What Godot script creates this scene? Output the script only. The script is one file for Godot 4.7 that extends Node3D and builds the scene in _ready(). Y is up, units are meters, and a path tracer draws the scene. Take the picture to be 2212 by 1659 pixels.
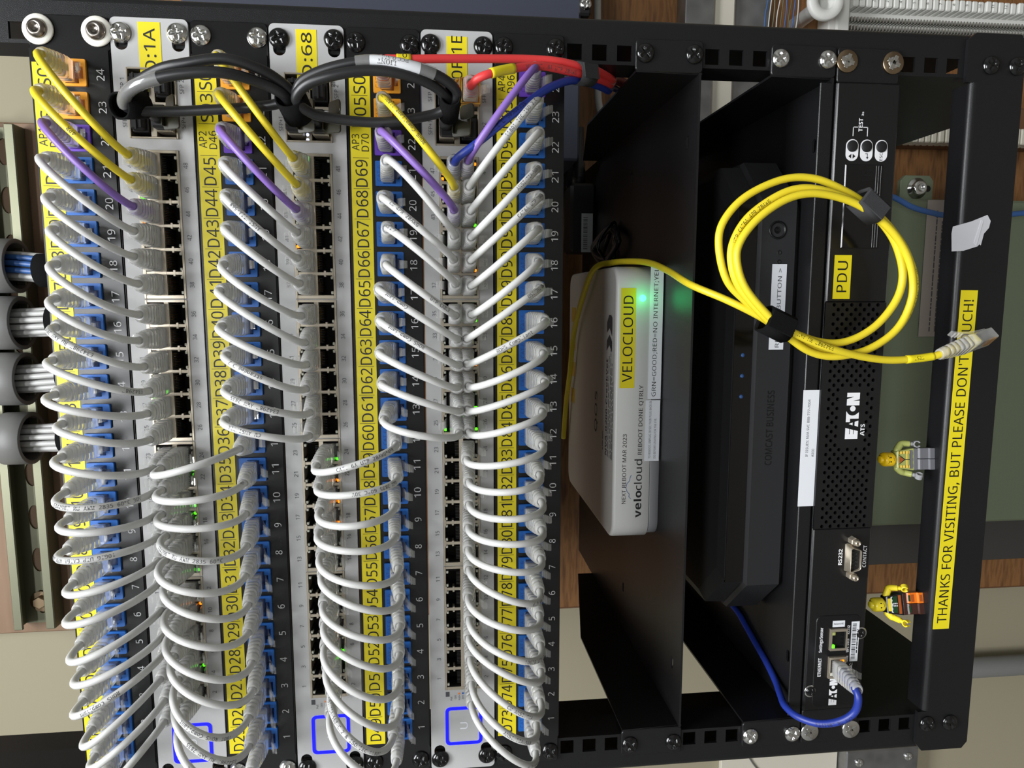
extends Node3D
# A wall-mounted network rack, built in millimetres about the top of its first unit (x right, y up, z towards the viewer).
const MM := 0.001
const LIFT := 1.35            # the top of the first rack unit stands this high above the floor, in metres
const U := 44.45

var M := {}                   # materials by name
var K := {}                   # shared meshes by name
var letters := {}             # triangles of each string by font
var rng := RandomNumberGenerator.new()


# ---------------------------------------------------------------- mesh building
class MB:
	var st := SurfaceTool.new()
	var T := Transform3D()
	func _init() -> void:
		st.begin(Mesh.PRIMITIVE_TRIANGLES)
		st.set_smooth_group(-1)
	func smooth(g: int) -> MB:
		st.set_smooth_group(g)
		return self
	func T_rot(a: float, o: Vector3) -> MB:
		T = Transform3D(Basis(Vector3.BACK, a), o)
		return self
	func T_up(y: float) -> MB:   # z of what follows points up
		T = Transform3D(Basis(Vector3.RIGHT, -PI / 2), Vector3(0, y, 0))
		return self
	func lathe_ball(c: Vector3, r: float) -> void:
		var prof := []
		for k in 9:
			var a := -PI / 2 + PI * k / 8
			prof.append([maxf(r * cos(a), 0.01), r * sin(a)])
		lathe(prof, 14, c)
	func tri(a: Vector3, b: Vector3, c: Vector3) -> void:   # counter-clockwise seen from outside
		st.add_vertex((T * a) * 0.001)
		st.add_vertex((T * c) * 0.001)
		st.add_vertex((T * b) * 0.001)
	func quad(a: Vector3, b: Vector3, c: Vector3, d: Vector3) -> void:
		tri(a, b, c)
		tri(a, c, d)
	func outq(a: Vector3, b: Vector3, c: Vector3, d: Vector3, mid: Vector3) -> void:
		var n := (b - a).cross(c - a)
		if n.dot((a + b + c + d) * 0.25 - mid) >= 0.0:
			quad(a, b, c, d)
		else:
			quad(a, d, c, b)
	func outt(a: Vector3, b: Vector3, c: Vector3, mid: Vector3) -> void:
		if (b - a).cross(c - a).dot((a + b + c) / 3.0 - mid) >= 0.0:
			tri(a, b, c)
		else:
			tri(a, c, b)
	func box(c: Vector3, s: Vector3, bv := 0.0) -> MB:
		var h := s * 0.5
		var v := func(x: int, y: int, z: int, ax: int) -> Vector3:
			var sg := Vector3(x, y, z)
			var p := Vector3()
			for i in 3:
				p[i] = c[i] + sg[i] * (h[i] if i == ax else h[i] - bv)
			return p
		for ax in 3:
			var a := (ax + 1) % 3
			var b := (ax + 2) % 3
			for sg in [-1, 1]:
				var q := []
				for k in [[-1, -1], [1, -1], [1, 1], [-1, 1]]:
					var w := [0, 0, 0]
					w[ax] = sg
					w[a] = k[0]
					w[b] = k[1]
					q.append(v.call(w[0], w[1], w[2], ax))
				outq(q[0], q[1], q[2], q[3], c)
			if bv > 0.0:
				for sa in [-1, 1]:
					for sb in [-1, 1]:
						var q := []
						for k in [[-1, a], [1, a], [1, b], [-1, b]]:
							var w := [0, 0, 0]
							w[ax] = k[0]
							w[a] = sa
							w[b] = sb
							q.append(v.call(w[0], w[1], w[2], k[1]))
						outq(q[0], q[1], q[2], q[3], c)
		if bv > 0.0:
			for x in [-1, 1]:
				for y in [-1, 1]:
					for z in [-1, 1]:
						outt(v.call(x, y, z, 0), v.call(x, y, z, 1), v.call(x, y, z, 2), c)
		return self
	func span(x0: float, x1: float, y0: float, y1: float, z0: float, z1: float, bv := 0.0) -> MB:
		return box(Vector3(x0 + x1, y0 + y1, z0 + z1) * 0.5, Vector3(absf(x1 - x0), absf(y1 - y0), absf(z1 - z0)), bv)
	func prism(poly: PackedVector2Array, z0: float, z1: float, bv := 0.0) -> MB:   # an outline in x, y drawn out along z
		var p := poly
		if Geometry2D.is_polygon_clockwise(p):
			p = p.duplicate()
			p.reverse()
		var top := p
		if bv > 0.0:
			var off := Geometry2D.offset_polygon(p, -bv, Geometry2D.JOIN_MITER)
			if off.size() == 1 and off[0].size() == p.size():
				var best := 0
				for k in p.size():
					if off[0][k].distance_to(p[0]) < off[0][best].distance_to(p[0]):
						best = k
				top = PackedVector2Array()
				for k in p.size():
					top.append(off[0][(k + best) % p.size()])
		var n := p.size()
		var zt := z1 - bv if top != p else z1
		for i in n:
			var a := p[i]
			var b := p[(i + 1) % n]
			quad(Vector3(a.x, a.y, z0), Vector3(b.x, b.y, z0), Vector3(b.x, b.y, zt), Vector3(a.x, a.y, zt))
			if top != p:
				var c := top[i]
				var d := top[(i + 1) % n]
				quad(Vector3(a.x, a.y, zt), Vector3(b.x, b.y, zt), Vector3(d.x, d.y, z1), Vector3(c.x, c.y, z1))
		flat(top, z1)
		var ix := Geometry2D.triangulate_polygon(p)
		for i in range(0, ix.size(), 3):
			tri(Vector3(p[ix[i]].x, p[ix[i]].y, z0), Vector3(p[ix[i + 2]].x, p[ix[i + 2]].y, z0), Vector3(p[ix[i + 1]].x, p[ix[i + 1]].y, z0))
		return self
	func flat(p: PackedVector2Array, z: float) -> MB:
		var ix := Geometry2D.triangulate_polygon(p)
		for i in range(0, ix.size(), 3):
			var a := Vector3(p[ix[i]].x, p[ix[i]].y, z)
			var b := Vector3(p[ix[i + 1]].x, p[ix[i + 1]].y, z)
			var c := Vector3(p[ix[i + 2]].x, p[ix[i + 2]].y, z)
			if (b - a).cross(c - a).z >= 0.0:
				tri(a, b, c)
			else:
				tri(a, c, b)
		return self
	func loft(rings: Array, cap0 := true, cap1 := true) -> MB:   # rings run counter-clockwise seen from the end of the loft
		for k in rings.size() - 1:
			var r: PackedVector3Array = rings[k]
			var s: PackedVector3Array = rings[k + 1]
			var n := r.size()
			for i in n:
				var j := (i + 1) % n
				quad(r[i], r[j], s[j], s[i])
		if cap0:
			fan(rings[0], true)
		if cap1:
			fan(rings[-1], false)
		return self
	func fan(r: PackedVector3Array, back: bool) -> void:
		var m := Vector3()
		for v in r:
			m += v
		m /= r.size()
		for i in r.size():
			var j := (i + 1) % r.size()
			if back:
				tri(m, r[j], r[i])
			else:
				tri(m, r[i], r[j])
	func lathe(prof: Array, n := 20, at := Vector3(), cap0 := true, cap1 := true) -> MB:   # [radius, z] pairs round the z axis
		var rings := []
		for q in prof:
			var r := PackedVector3Array()
			for i in n:
				var a := TAU * i / n
				r.append(at + Vector3(cos(a) * q[0], sin(a) * q[0], q[1]))
			rings.append(r)
		return loft(rings, cap0, cap1)
	func tube(pts: PackedVector3Array, r: float, n := 10, caps := true, radii := PackedFloat32Array()) -> MB:
		var fr := frames(pts)
		var rings := []
		for k in pts.size():
			var ring := PackedVector3Array()
			var rr := radii[k] if radii.size() else r
			for i in n:
				var a := TAU * i / n
				ring.append(pts[k] + (fr[k].x * cos(a) + fr[k].y * sin(a)) * rr)
			rings.append(ring)
		return loft(rings, caps, caps)
	static func frames(pts: PackedVector3Array) -> Array:   # a basis at each point whose z runs along the path
		var out := []
		var x := Vector3()
		for k in pts.size():
			var t := (pts[mini(k + 1, pts.size() - 1)] - pts[maxi(k - 1, 0)]).normalized()
			if k == 0:
				x = (Vector3.UP if absf(t.y) < 0.9 else Vector3.RIGHT).cross(t).normalized()
			else:
				x = (x - t * x.dot(t)).normalized()
			out.append(Basis(x, t.cross(x), t))
		return out
	func cell(x0: float, x1: float, y0: float, y1: float, c: Vector2, rx: float, ry: float, z0: float, z1: float, n := 16) -> MB:   # a rectangle with an oval hole through it
		var sc := [[x0, x1], [y0, y1]]
		for i in n:
			var q := []
			for k in 2:
				var a := TAU * (i + k) / n - PI / 4 * 0.0
				var d := Vector2(cos(a), sin(a))
				var t := 1e9
				if absf(d.x) > 1e-6:
					t = minf(t, ((x1 if d.x > 0 else x0) - c.x) / d.x)
				if absf(d.y) > 1e-6:
					t = minf(t, ((y1 if d.y > 0 else y0) - c.y) / d.y)
				q.append([Vector2(c.x + d.x * rx, c.y + d.y * ry), c + d * t])
			var a0: Vector2 = q[0][0]
			var a1: Vector2 = q[1][0]
			var b0: Vector2 = q[0][1]
			var b1: Vector2 = q[1][1]
			quad(Vector3(a0.x, a0.y, z1), Vector3(b0.x, b0.y, z1), Vector3(b1.x, b1.y, z1), Vector3(a1.x, a1.y, z1))
			quad(Vector3(a1.x, a1.y, z0), Vector3(b1.x, b1.y, z0), Vector3(b0.x, b0.y, z0), Vector3(a0.x, a0.y, z0))
			quad(Vector3(a0.x, a0.y, z1), Vector3(a1.x, a1.y, z1), Vector3(a1.x, a1.y, z0), Vector3(a0.x, a0.y, z0))
			for cor in [Vector2(x0, y0), Vector2(x1, y0), Vector2(x1, y1), Vector2(x0, y1)]:   # the corner that lies between two spokes
				if not (b0.is_equal_approx(cor) or b1.is_equal_approx(cor)) and b0.x != b1.x and b0.y != b1.y and cor.distance_to(b0) + cor.distance_to(b1) < (b0 - b1).abs().x + (b0 - b1).abs().y + 1e-3:
					tri(Vector3(b0.x, b0.y, z1), Vector3(cor.x, cor.y, z1), Vector3(b1.x, b1.y, z1))
					tri(Vector3(b0.x, b0.y, z0), Vector3(b1.x, b1.y, z0), Vector3(cor.x, cor.y, z0))
		return self
	func done() -> ArrayMesh:
		st.generate_normals()
		return st.commit()


func rounded(w: float, h: float, r: float, n := 5, c := Vector2()) -> PackedVector2Array:
	var p := PackedVector2Array()
	for k in 4:
		var m := Vector2([1, -1, -1, 1][k] * (w / 2 - r), [1, 1, -1, -1][k] * (h / 2 - r)) + c
		for i in n + 1:
			var a := PI / 2 * (k + float(i) / n)
			p.append(m + Vector2(cos(a), sin(a)) * r)
	return p


func ring3(poly: PackedVector2Array, z: float, off := Vector2()) -> PackedVector3Array:
	var r := PackedVector3Array()
	for v in poly:
		r.append(Vector3(v.x + off.x, v.y + off.y, z))
	return r


func pts(flat: Array) -> PackedVector2Array:
	var p := PackedVector2Array()
	for i in range(0, flat.size(), 2):
		p.append(Vector2(flat[i], flat[i + 1]))
	return p


func spline(ctrl: Array, per := 8) -> PackedVector3Array:   # a smooth path through the points
	var out := PackedVector3Array()
	for i in ctrl.size() - 1:
		var a: Vector3 = ctrl[maxi(i - 1, 0)]
		var b: Vector3 = ctrl[i]
		var c: Vector3 = ctrl[i + 1]
		var d: Vector3 = ctrl[mini(i + 2, ctrl.size() - 1)]
		for k in per:
			var t := float(k) / per
			out.append(0.5 * (2 * b + (c - a) * t + (2 * a - 5 * b + 4 * c - d) * t * t + (3 * b - a - 3 * c + d) * t * t * t))
	out.append(ctrl[-1])
	return out


# ---------------------------------------------------------------- lettering
func glyphs(s: String, face: String) -> Array:   # [triangles, bounds] of a string one unit tall in capitals
	var key := face + "|" + s
	if letters.has(key):
		return letters[key]
	var f := SystemFont.new()
	f.font_names = PackedStringArray([face.replace("!", "")])
	if face.ends_with("!"):
		f.font_weight = 700
	var tm := TextMesh.new()
	tm.font = f
	tm.text = s
	tm.font_size = 64
	tm.pixel_size = 1.0 / 45.7
	tm.depth = 0.0
	tm.curve_step = 2.0
	var ar := tm.get_mesh_arrays()
	var v: PackedVector3Array = ar[Mesh.ARRAY_VERTEX]
	var ix = ar[Mesh.ARRAY_INDEX]
	if ix == null or ix.size() == 0:
		ix = PackedInt32Array(range(v.size()))
	var out := PackedVector2Array()
	var lo := Vector2(1e9, 1e9)
	var hi := -lo
	for i in range(0, ix.size() - 2, 3):
		var a := Vector2(v[ix[i]].x, v[ix[i]].y)
		var b := Vector2(v[ix[i + 1]].x, v[ix[i + 1]].y)
		var c := Vector2(v[ix[i + 2]].x, v[ix[i + 2]].y)
		var ar2 := (b - a).cross(c - a)
		if absf(ar2) < 1e-9:
			continue
		out.append_array(PackedVector2Array([a, b, c] if ar2 > 0 else [a, c, b]))
		for q in [a, b, c]:
			lo = lo.min(q)
			hi = hi.max(q)
	letters[key] = [out, Rect2(lo, hi - lo)]
	return letters[key]


# writes s centred at c (or from c when left), h tall; w > 0 stretches it to that width; deep > 0 gives it sides
func text(mb: MB, s: String, c: Vector3, h: float, w := 0.0, face := "Droid Sans", left := false, turn := 0.0, deep := 0.0) -> void:
	var g := glyphs(s, face)
	var tr: PackedVector2Array = g[0]
	var b: Rect2 = g[1]
	if b.size.x <= 0:
		return
	var sy := h
	var sx := w / b.size.x if w > 0 else h
	var mid := Vector2(b.position.x if left else b.get_center().x, 0.5)
	var old := mb.T
	mb.T = old * Transform3D(Basis(Vector3.BACK, turn), c)
	for i in range(0, tr.size(), 3):
		var q := []
		for k in 3:
			q.append(Vector3((tr[i + k].x - mid.x) * sx, (tr[i + k].y - base_of(face) - mid.y) * sy, 0))
		mb.tri(q[0], q[1], q[2])
	mb.T = old


var base_line := {}
func base_of(face: String) -> float:   # where capitals of a face stand
	if not base_line.has(face):
		base_line[face] = 0.0
		base_line[face] = glyphs("H", face)[1].position.y
	return base_line[face]


func print_mesh(lines: Array) -> ArrayMesh:   # each line is the arguments of text() after the builder
	var mb := MB.new()
	for l in lines:
		text(mb, l[0], l[1], l[2], l[3] if l.size() > 3 else 0.0, l[4] if l.size() > 4 else "Droid Sans", l[5] if l.size() > 5 else false)
	return mb.done()


# lettering bent round a tube: starts at arc length s0, stands on the side of the tube that faces `side`
func print_on_tube(path: PackedVector3Array, r: float, s: String, s0: float, h: float, side: Vector3, flip := false, face := "Droid Sans Mono") -> ArrayMesh:
	var g := glyphs(s, face)
	var tr: PackedVector2Array = g[0]
	var b: Rect2 = g[1]
	var len := PackedFloat32Array([0.0])
	for i in path.size() - 1:
		len.append(len[i] + path[i].distance_to(path[i + 1]))
	var mb := MB.new()
	mb.smooth(1)
	for i in range(0, tr.size(), 3):
		var q := []
		for k in 3:
			var along := s0 + (tr[i + k].x - b.position.x) * h * 0.92
			var up := (tr[i + k].y - base_of(face) - 0.5) * h
			if flip:
				along = s0 + (b.end.x - tr[i + k].x) * h * 0.92
				up = -up
			along = clampf(along, 0, len[-1] - 0.01)
			var j := clampi(len.bsearch(along) - 1, 0, path.size() - 2)
			var t := (along - len[j]) / maxf(len[j + 1] - len[j], 1e-6)
			var p := path[j].lerp(path[j + 1], t)
			var d0 := (path[mini(j + 1, path.size() - 1)] - path[maxi(j - 1, 0)]).normalized()
			var d1 := (path[mini(j + 2, path.size() - 1)] - path[j]).normalized()
			var dir := d0.lerp(d1, t).normalized()
			var n := (side - dir * side.dot(dir)).normalized()
			var across := n.cross(dir)
			var a := up / r
			q.append(p + (n * cos(a) + across * sin(a)) * (r + 0.06))
		mb.tri(q[0], q[1], q[2])
	return mb.done()


# ---------------------------------------------------------------- nodes
var used := {}
func numbered(called: String) -> String:
	if not used.has(called):
		used[called] = 0
		return called
	used[called] += 1
	return "%s_%03d" % [called, used[called]]


func at(x: float, y: float, z: float) -> Vector3:
	return Vector3(x * MM, LIFT + y * MM, z * MM)


func tag(o: Node, label: String, category := "", group := "", kind := "") -> void:
	if label:
		o.set_meta("label", label)
	if category:
		o.set_meta("category", category)
	if group:
		o.set_meta("group", group)
	if kind:
		o.set_meta("kind", kind)


func thing(called: String, label: String, category: String, where: Vector3, group := "") -> Node3D:
	var o := Node3D.new()
	o.name = numbered(called)
	add_child(o)
	o.position = where
	tag(o, label, category, group)
	return o


func part(called: String, mesh: Mesh, mat: Material, to: Node3D, offset := Vector3(), turn := Basis()) -> MeshInstance3D:
	var o := MeshInstance3D.new()
	o.name = called
	o.mesh = mesh
	o.material_override = mat
	o.transform = Transform3D(turn, offset * MM)
	to.add_child(o, true)
	return o


func struct(called: String, mesh: Mesh, mat: Material, where := Vector3()) -> MeshInstance3D:
	var o := MeshInstance3D.new()
	o.name = numbered(called)
	o.mesh = mesh
	o.material_override = mat
	o.position = where
	o.set_meta("kind", "structure")
	add_child(o)
	return o


# ---------------------------------------------------------------- materials
func noise_tex(freq: float, size := 512, octaves := 3, ramp: Array = [], bump := false, type := FastNoiseLite.TYPE_SIMPLEX_SMOOTH) -> NoiseTexture2D:
	var n := FastNoiseLite.new()
	n.noise_type = type
	n.frequency = freq
	n.fractal_octaves = octaves
	n.seed = 7
	var t := NoiseTexture2D.new()
	t.width = size
	t.height = size
	t.seamless = true
	t.noise = n
	if ramp.size():
		var g := Gradient.new()
		g.offsets = PackedFloat32Array(ramp.map(func(q): return q[0]))
		g.colors = PackedColorArray(ramp.map(func(q): return q[1]))
		t.color_ramp = g
	return t


func mat(called: String, c: Color, rough := 0.5, metal := 0.0, spec := 0.5) -> StandardMaterial3D:
	var m := StandardMaterial3D.new()
	m.resource_name = called
	m.albedo_color = c
	m.roughness = rough
	m.metallic = metal
	m.metallic_specular = spec
	M[called] = m
	return m


func grained(m: StandardMaterial3D, t: Texture2D, scale: Vector3, bump: Texture2D = null, depth := 0.0) -> StandardMaterial3D:
	m.uv1_triplanar = true
	m.uv1_world_triplanar = true
	m.uv1_scale = scale
	if t:
		m.albedo_texture = t
	if bump:
		m.heightmap_enabled = true
		m.heightmap_texture = bump
		m.heightmap_scale = depth
	return m


func glow(called: String, c: Color, energy: float) -> StandardMaterial3D:
	var m := mat(called, c, 0.4)
	m.emission_enabled = true
	m.emission = c
	m.emission_energy_multiplier = energy
	return m


func clear(called: String, c: Color, rough := 0.08) -> StandardMaterial3D:
	var m := mat(called, c, rough)
	m.transparency = BaseMaterial3D.TRANSPARENCY_ALPHA
	return m


func _ready() -> void:
	rng.seed = 20240
	# camera
	var cam := Camera3D.new()
	cam.name = "camera"
	cam.fov = 57.99125
	cam.near = 0.01
	cam.far = 30.0
	cam.transform = Transform3D(Basis(Vector3(0.00025222, -0.99432398, 0.10639436), Vector3(0.99261436, -0.0126580, -0.12065032), Vector3(0.12131225, 0.1056390, 0.98697707)).orthonormalized(), at(79.73, -230.75, 445.887))
	add_child(cam)
	# sky (a dim one: the room is closed), exposure
	var we := WorldEnvironment.new()
	we.name = "surroundings"
	var env := Environment.new()
	env.background_mode = Environment.BG_COLOR
	env.background_color = Color(0.02, 0.02, 0.02)
	env.tonemap_mode = Environment.TONE_MAPPER_LINEAR
	env.tonemap_exposure = 1.0
	env.sdfgi_enabled = true
	env.ssao_enabled = true
	env.ssil_enabled = true
	we.environment = env
	add_child(we)
	# ceiling panels: a glowing diffuser and an area light of the same size just under it
	for s in [[60.0, 820.0, 5.6], [-250.0, 2700.0, 7.0]]:
		var lamp := AreaLight3D.new()
		lamp.name = numbered("ceiling_panel_light")
		lamp.area_size = Vector2(1.2, 0.6)
		lamp.light_energy = s[2]
		lamp.light_color = Color(0.98, 0.99, 1.0)
		lamp.area_range = 8.0
		lamp.area_attenuation = 2.0
		lamp.shadow_enabled = true
		lamp.position = at(s[0], CEIL - 14, s[1])
		lamp.rotation = Vector3(-PI / 2, 0, 0)
		add_child(lamp)
	materials()
	room()
	backboard()
	rack()
	panels()
	switches()
	shelves()
	transfer_switch()
	small_things()
	cables()


const CEIL := 1250.0


func materials() -> void:
	var grit := noise_tex(0.12, 512, 3)
	var fine := noise_tex(0.35, 512, 2)
	var speck := noise_tex(0.4, 512, 1, [[0.0, Color(0.93, 0.93, 0.93)], [0.6, Color(1, 1, 1)], [1.0, Color(0.98, 0.98, 0.98)]])
	grained(mat("black_powder", Color(0.085, 0.085, 0.09), 0.36, 0, 0.42), null, Vector3.ONE * 30, grit, 0.007)
	mat("black_satin", Color(0.07, 0.07, 0.075), 0.36, 0, 0.42)
	mat("black_panel", Color(0.07, 0.07, 0.075), 0.27, 0, 0.5)
	mat("black_plastic", Color(0.115, 0.115, 0.12), 0.5, 0, 0.4)
	mat("black_gloss", Color(0.05, 0.05, 0.055), 0.12)
	mat("black_deep", Color(0.03, 0.03, 0.03), 0.7)
	mat("modem_black", Color(0.17, 0.17, 0.175), 0.5, 0, 0.4)
	mat("black_rubber", Color(0.12, 0.12, 0.125), 0.4)
	grained(mat("silver_face", Color(0.735, 0.735, 0.735), 0.45, 0.15), speck, Vector3.ONE * 22)
	mat("silver_inset", Color(0.70, 0.70, 0.71), 0.4)
	mat("cage_metal", Color(0.75, 0.71, 0.64), 0.32, 0.75)
	mat("steel", Color(0.85, 0.85, 0.84), 0.16, 1.0)
	mat("zinc_gold", Color(0.60, 0.52, 0.42), 0.3, 1.0)
	mat("bolt_grey", Color(0.58, 0.55, 0.52), 0.28, 1.0)
	mat("white_washer", Color(0.93, 0.92, 0.88), 0.35)
	mat("gold", Color(0.95, 0.72, 0.35), 0.25, 1.0)
	mat("black_screw", Color(0.06, 0.06, 0.062), 0.16)
	mat("label_yellow", Color(0.89, 0.82, 0.11), 0.4)
	mat("label_white", Color(0.86, 0.87, 0.89), 0.5)
	mat("ink", Color(0.06, 0.06, 0.055), 0.5)
	mat("ink_grey", Color(0.28, 0.28, 0.3), 0.6)
	mat("print_white", Color(0.9, 0.9, 0.91), 0.5)
	mat("jack_blue", Color(0.08, 0.36, 0.68), 0.38)
	mat("jack_blue_dark", Color(0.06, 0.25, 0.55), 0.4)
	mat("jack_orange", Color(0.96, 0.65, 0.16), 0.38)
	mat("jack_orange_dark", Color(0.78, 0.48, 0.08), 0.4)
	mat("jack_purple", Color(0.38, 0.22, 0.68), 0.38)
	mat("jack_purple_dark", Color(0.27, 0.14, 0.5), 0.4)
	for q in [["white", Color(0.755, 0.755, 0.745)], ["yellow", Color(0.87, 0.785, 0.16)], ["purple", Color(0.50, 0.38, 0.68)], ["blue", Color(0.12, 0.2, 0.55)], ["red", Color(0.86, 0.24, 0.24)], ["grey_blue", Color(0.22, 0.38, 0.62)]]:
		var m := mat("cable_" + q[0], q[1], 0.42)
		m.subsurf_scatter_enabled = false
	clear("clear_boot", Color(0.97, 0.97, 0.96, 0.3), 0.05)
	M.clear_boot.refraction_enabled = true
	M.clear_boot.refraction_scale = 0.045
	clear("clear_plug", Color(0.95, 0.95, 0.94, 0.14), 0.06)
	clear("clear_tape", Color(0.93, 0.93, 0.95, 0.5), 0.25)
	clear("clear_sleeve", Color(0.93, 0.93, 0.92, 0.16), 0.10)
	grained(mat("velcro_black", Color(0.075, 0.075, 0.078), 0.95, 0, 0.2), null, Vector3.ONE * 40, noise_tex(0.3, 256, 2), 0.04)
	grained(mat("velcro_grey", Color(0.24, 0.24, 0.245), 0.95, 0, 0.2), null, Vector3.ONE * 40, noise_tex(0.3, 256, 2), 0.04)
	glow("led_green", Color(0.35, 1.0, 0.1), 1.6)
	glow("led_amber", Color(1.0, 0.55, 0.05), 1.8)
	glow("led_blue", Color(0.02, 0.03, 1.0), 1.35)
	glow("led_white", Color(0.8, 0.85, 1.0), 1.6)
	glow("led_teal", Color(0.35, 1.0, 0.72), 2.4)
	mat("led_off", Color(0.75, 0.75, 0.7), 0.3)
	mat("wall_paint", Color(0.60, 0.57, 0.48), 0.8)
	grained(mat("room_paint", Color(0.60, 0.60, 0.59), 0.85), null, Vector3.ONE * 3)
	mat("ceiling_paint", Color(0.72, 0.72, 0.71), 0.9)
	grained(mat("floor_vinyl", Color(0.42, 0.4, 0.37), 0.6), noise_tex(0.02, 256, 3, [[0.0, Color(0.85, 0.85, 0.85)], [1.0, Color(1, 1, 1)]]), Vector3.ONE * 2)
	var ply := noise_tex(0.012, 1024, 4, [[0.0, Color(0.34, 0.22, 0.12)], [0.35, Color(0.52, 0.37, 0.22)], [0.55, Color(0.57, 0.41, 0.25)], [0.75, Color(0.48, 0.33, 0.18)], [1.0, Color(0.61, 0.45, 0.28)]])
	grained(mat("wood_brown", Color(0.95, 0.92, 0.88), 0.55), ply, Vector3(0.9, 7.0, 1.5))
	grained(mat("wood_pale", Color(1.0, 0.96, 0.92), 0.65), noise_tex(0.012, 512, 4, [[0.0, Color(0.46, 0.38, 0.30)], [0.5, Color(0.51, 0.425, 0.345)], [1.0, Color(0.56, 0.47, 0.39)]]), Vector3(0.8, 6.0, 1.5))
	mat("wood_edge", Color(0.40, 0.27, 0.17), 0.7)
	grained(mat("galvanised", Color(0.62, 0.62, 0.62), 0.38, 0.8), noise_tex(0.03, 256, 2, [[0.0, Color(0.8, 0.8, 0.8)], [1.0, Color(1, 1, 1)]], false, FastNoiseLite.TYPE_CELLULAR), Vector3.ONE * 5)
	mat("strut_zinc", Color(0.46, 0.46, 0.38), 0.42, 0.6)
	mat("conduit_grey", Color(0.44, 0.44, 0.43), 0.5)
	mat("sage", Color(0.43, 0.47, 0.38), 0.5)
	mat("slate_blue", Color(0.225, 0.24, 0.295), 0.5)
	mat("cream", Color(0.80, 0.78, 0.72), 0.5)
	mat("white_plastic", Color(0.86, 0.86, 0.84), 0.45)
	mat("paper", Color(0.62, 0.58, 0.55), 0.8)
	mat("cabinet_shade", Color(0.24, 0.23, 0.22), 0.6)  # shade beside the sage cabinet, put into a colour
	mat("tab_olive", Color(0.16, 0.15, 0.085), 0.3)
	mat("appliance_white", Color(0.86, 0.86, 0.845), 0.36)
	mat("appliance_grey", Color(0.52, 0.52, 0.53), 0.4)
	mat("toy_yellow", Color(0.96, 0.79, 0.10), 0.25)
	mat("toy_lime", Color(0.95, 0.86, 0.20), 0.25)
	mat("toy_grey", Color(0.42, 0.42, 0.44), 0.28)
	mat("toy_light_grey", Color(0.56, 0.56, 0.57), 0.28)
	mat("toy_olive", Color(0.62, 0.64, 0.36), 0.28)
	mat("toy_black", Color(0.08, 0.08, 0.08), 0.25)
	mat("toy_brown", Color(0.25, 0.14, 0.11), 0.28)
	mat("toy_orange", Color(0.92, 0.47, 0.12), 0.28)
	mat("toy_green", Color(0.10, 0.25, 0.14), 0.3)
	mat("toy_rust", Color(0.66, 0.32, 0.13), 0.3)
	mat("toy_strap", Color(0.93, 0.80, 0.35), 0.3)


func room() -> void:
	var floor_y := -LIFT * 1000.0
	struct("floor", MB.new().span(-1700, 1900, -100, 0, -600, 4300).done(), M.floor_vinyl, Vector3(0, 0, 0))
	struct("ceiling", MB.new().span(-1700, 1900, 0, 100, -600, 4300).done(), M.ceiling_paint, at(0, CEIL, 0))
	struct("wall_back", MB.new().span(-1700, 1900, floor_y, CEIL, -500, -385).done(), M.wall_paint, at(0, 0, 0))
	struct("wall_front", MB.new().span(-1700, 1900, floor_y, CEIL, 4200, 4300).done(), M.room_paint, at(0, 0, 0))
	struct("wall_left", MB.new().span(-1700, -1600, floor_y, CEIL, -385, 4200).done(), M.room_paint, at(0, 0, 0))
	struct("wall_right", MB.new().span(1800, 1900, floor_y, CEIL, -385, 4200).done(), M.room_paint, at(0, 0, 0))
	for s in [820.0, 2700.0]:
		var o := thing("ceiling_light", "flush white rectangular ceiling light " + ("above the rack" if s < 1000 else "behind the photographer"), "ceiling light", at(60 if s < 1000 else -250, CEIL, s))
		var fr := MB.new()
		fr.span(-630, 630, -12, 0, -330, -300, 2).span(-630, 630, -12, 0, 300, 330, 2).span(-630, -600, -12, 0, -300, 300, 2).span(600, 630, -12, 0, -300, 300, 2)
		part("frame", fr.done(), M.white_plastic, o)
		part("diffuser", MB.new().span(-600, 600, -9, -2, -300, 300, 1).done(), glow("diffuser", Color(0.98, 0.99, 1.0), 1.6), o)


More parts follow.
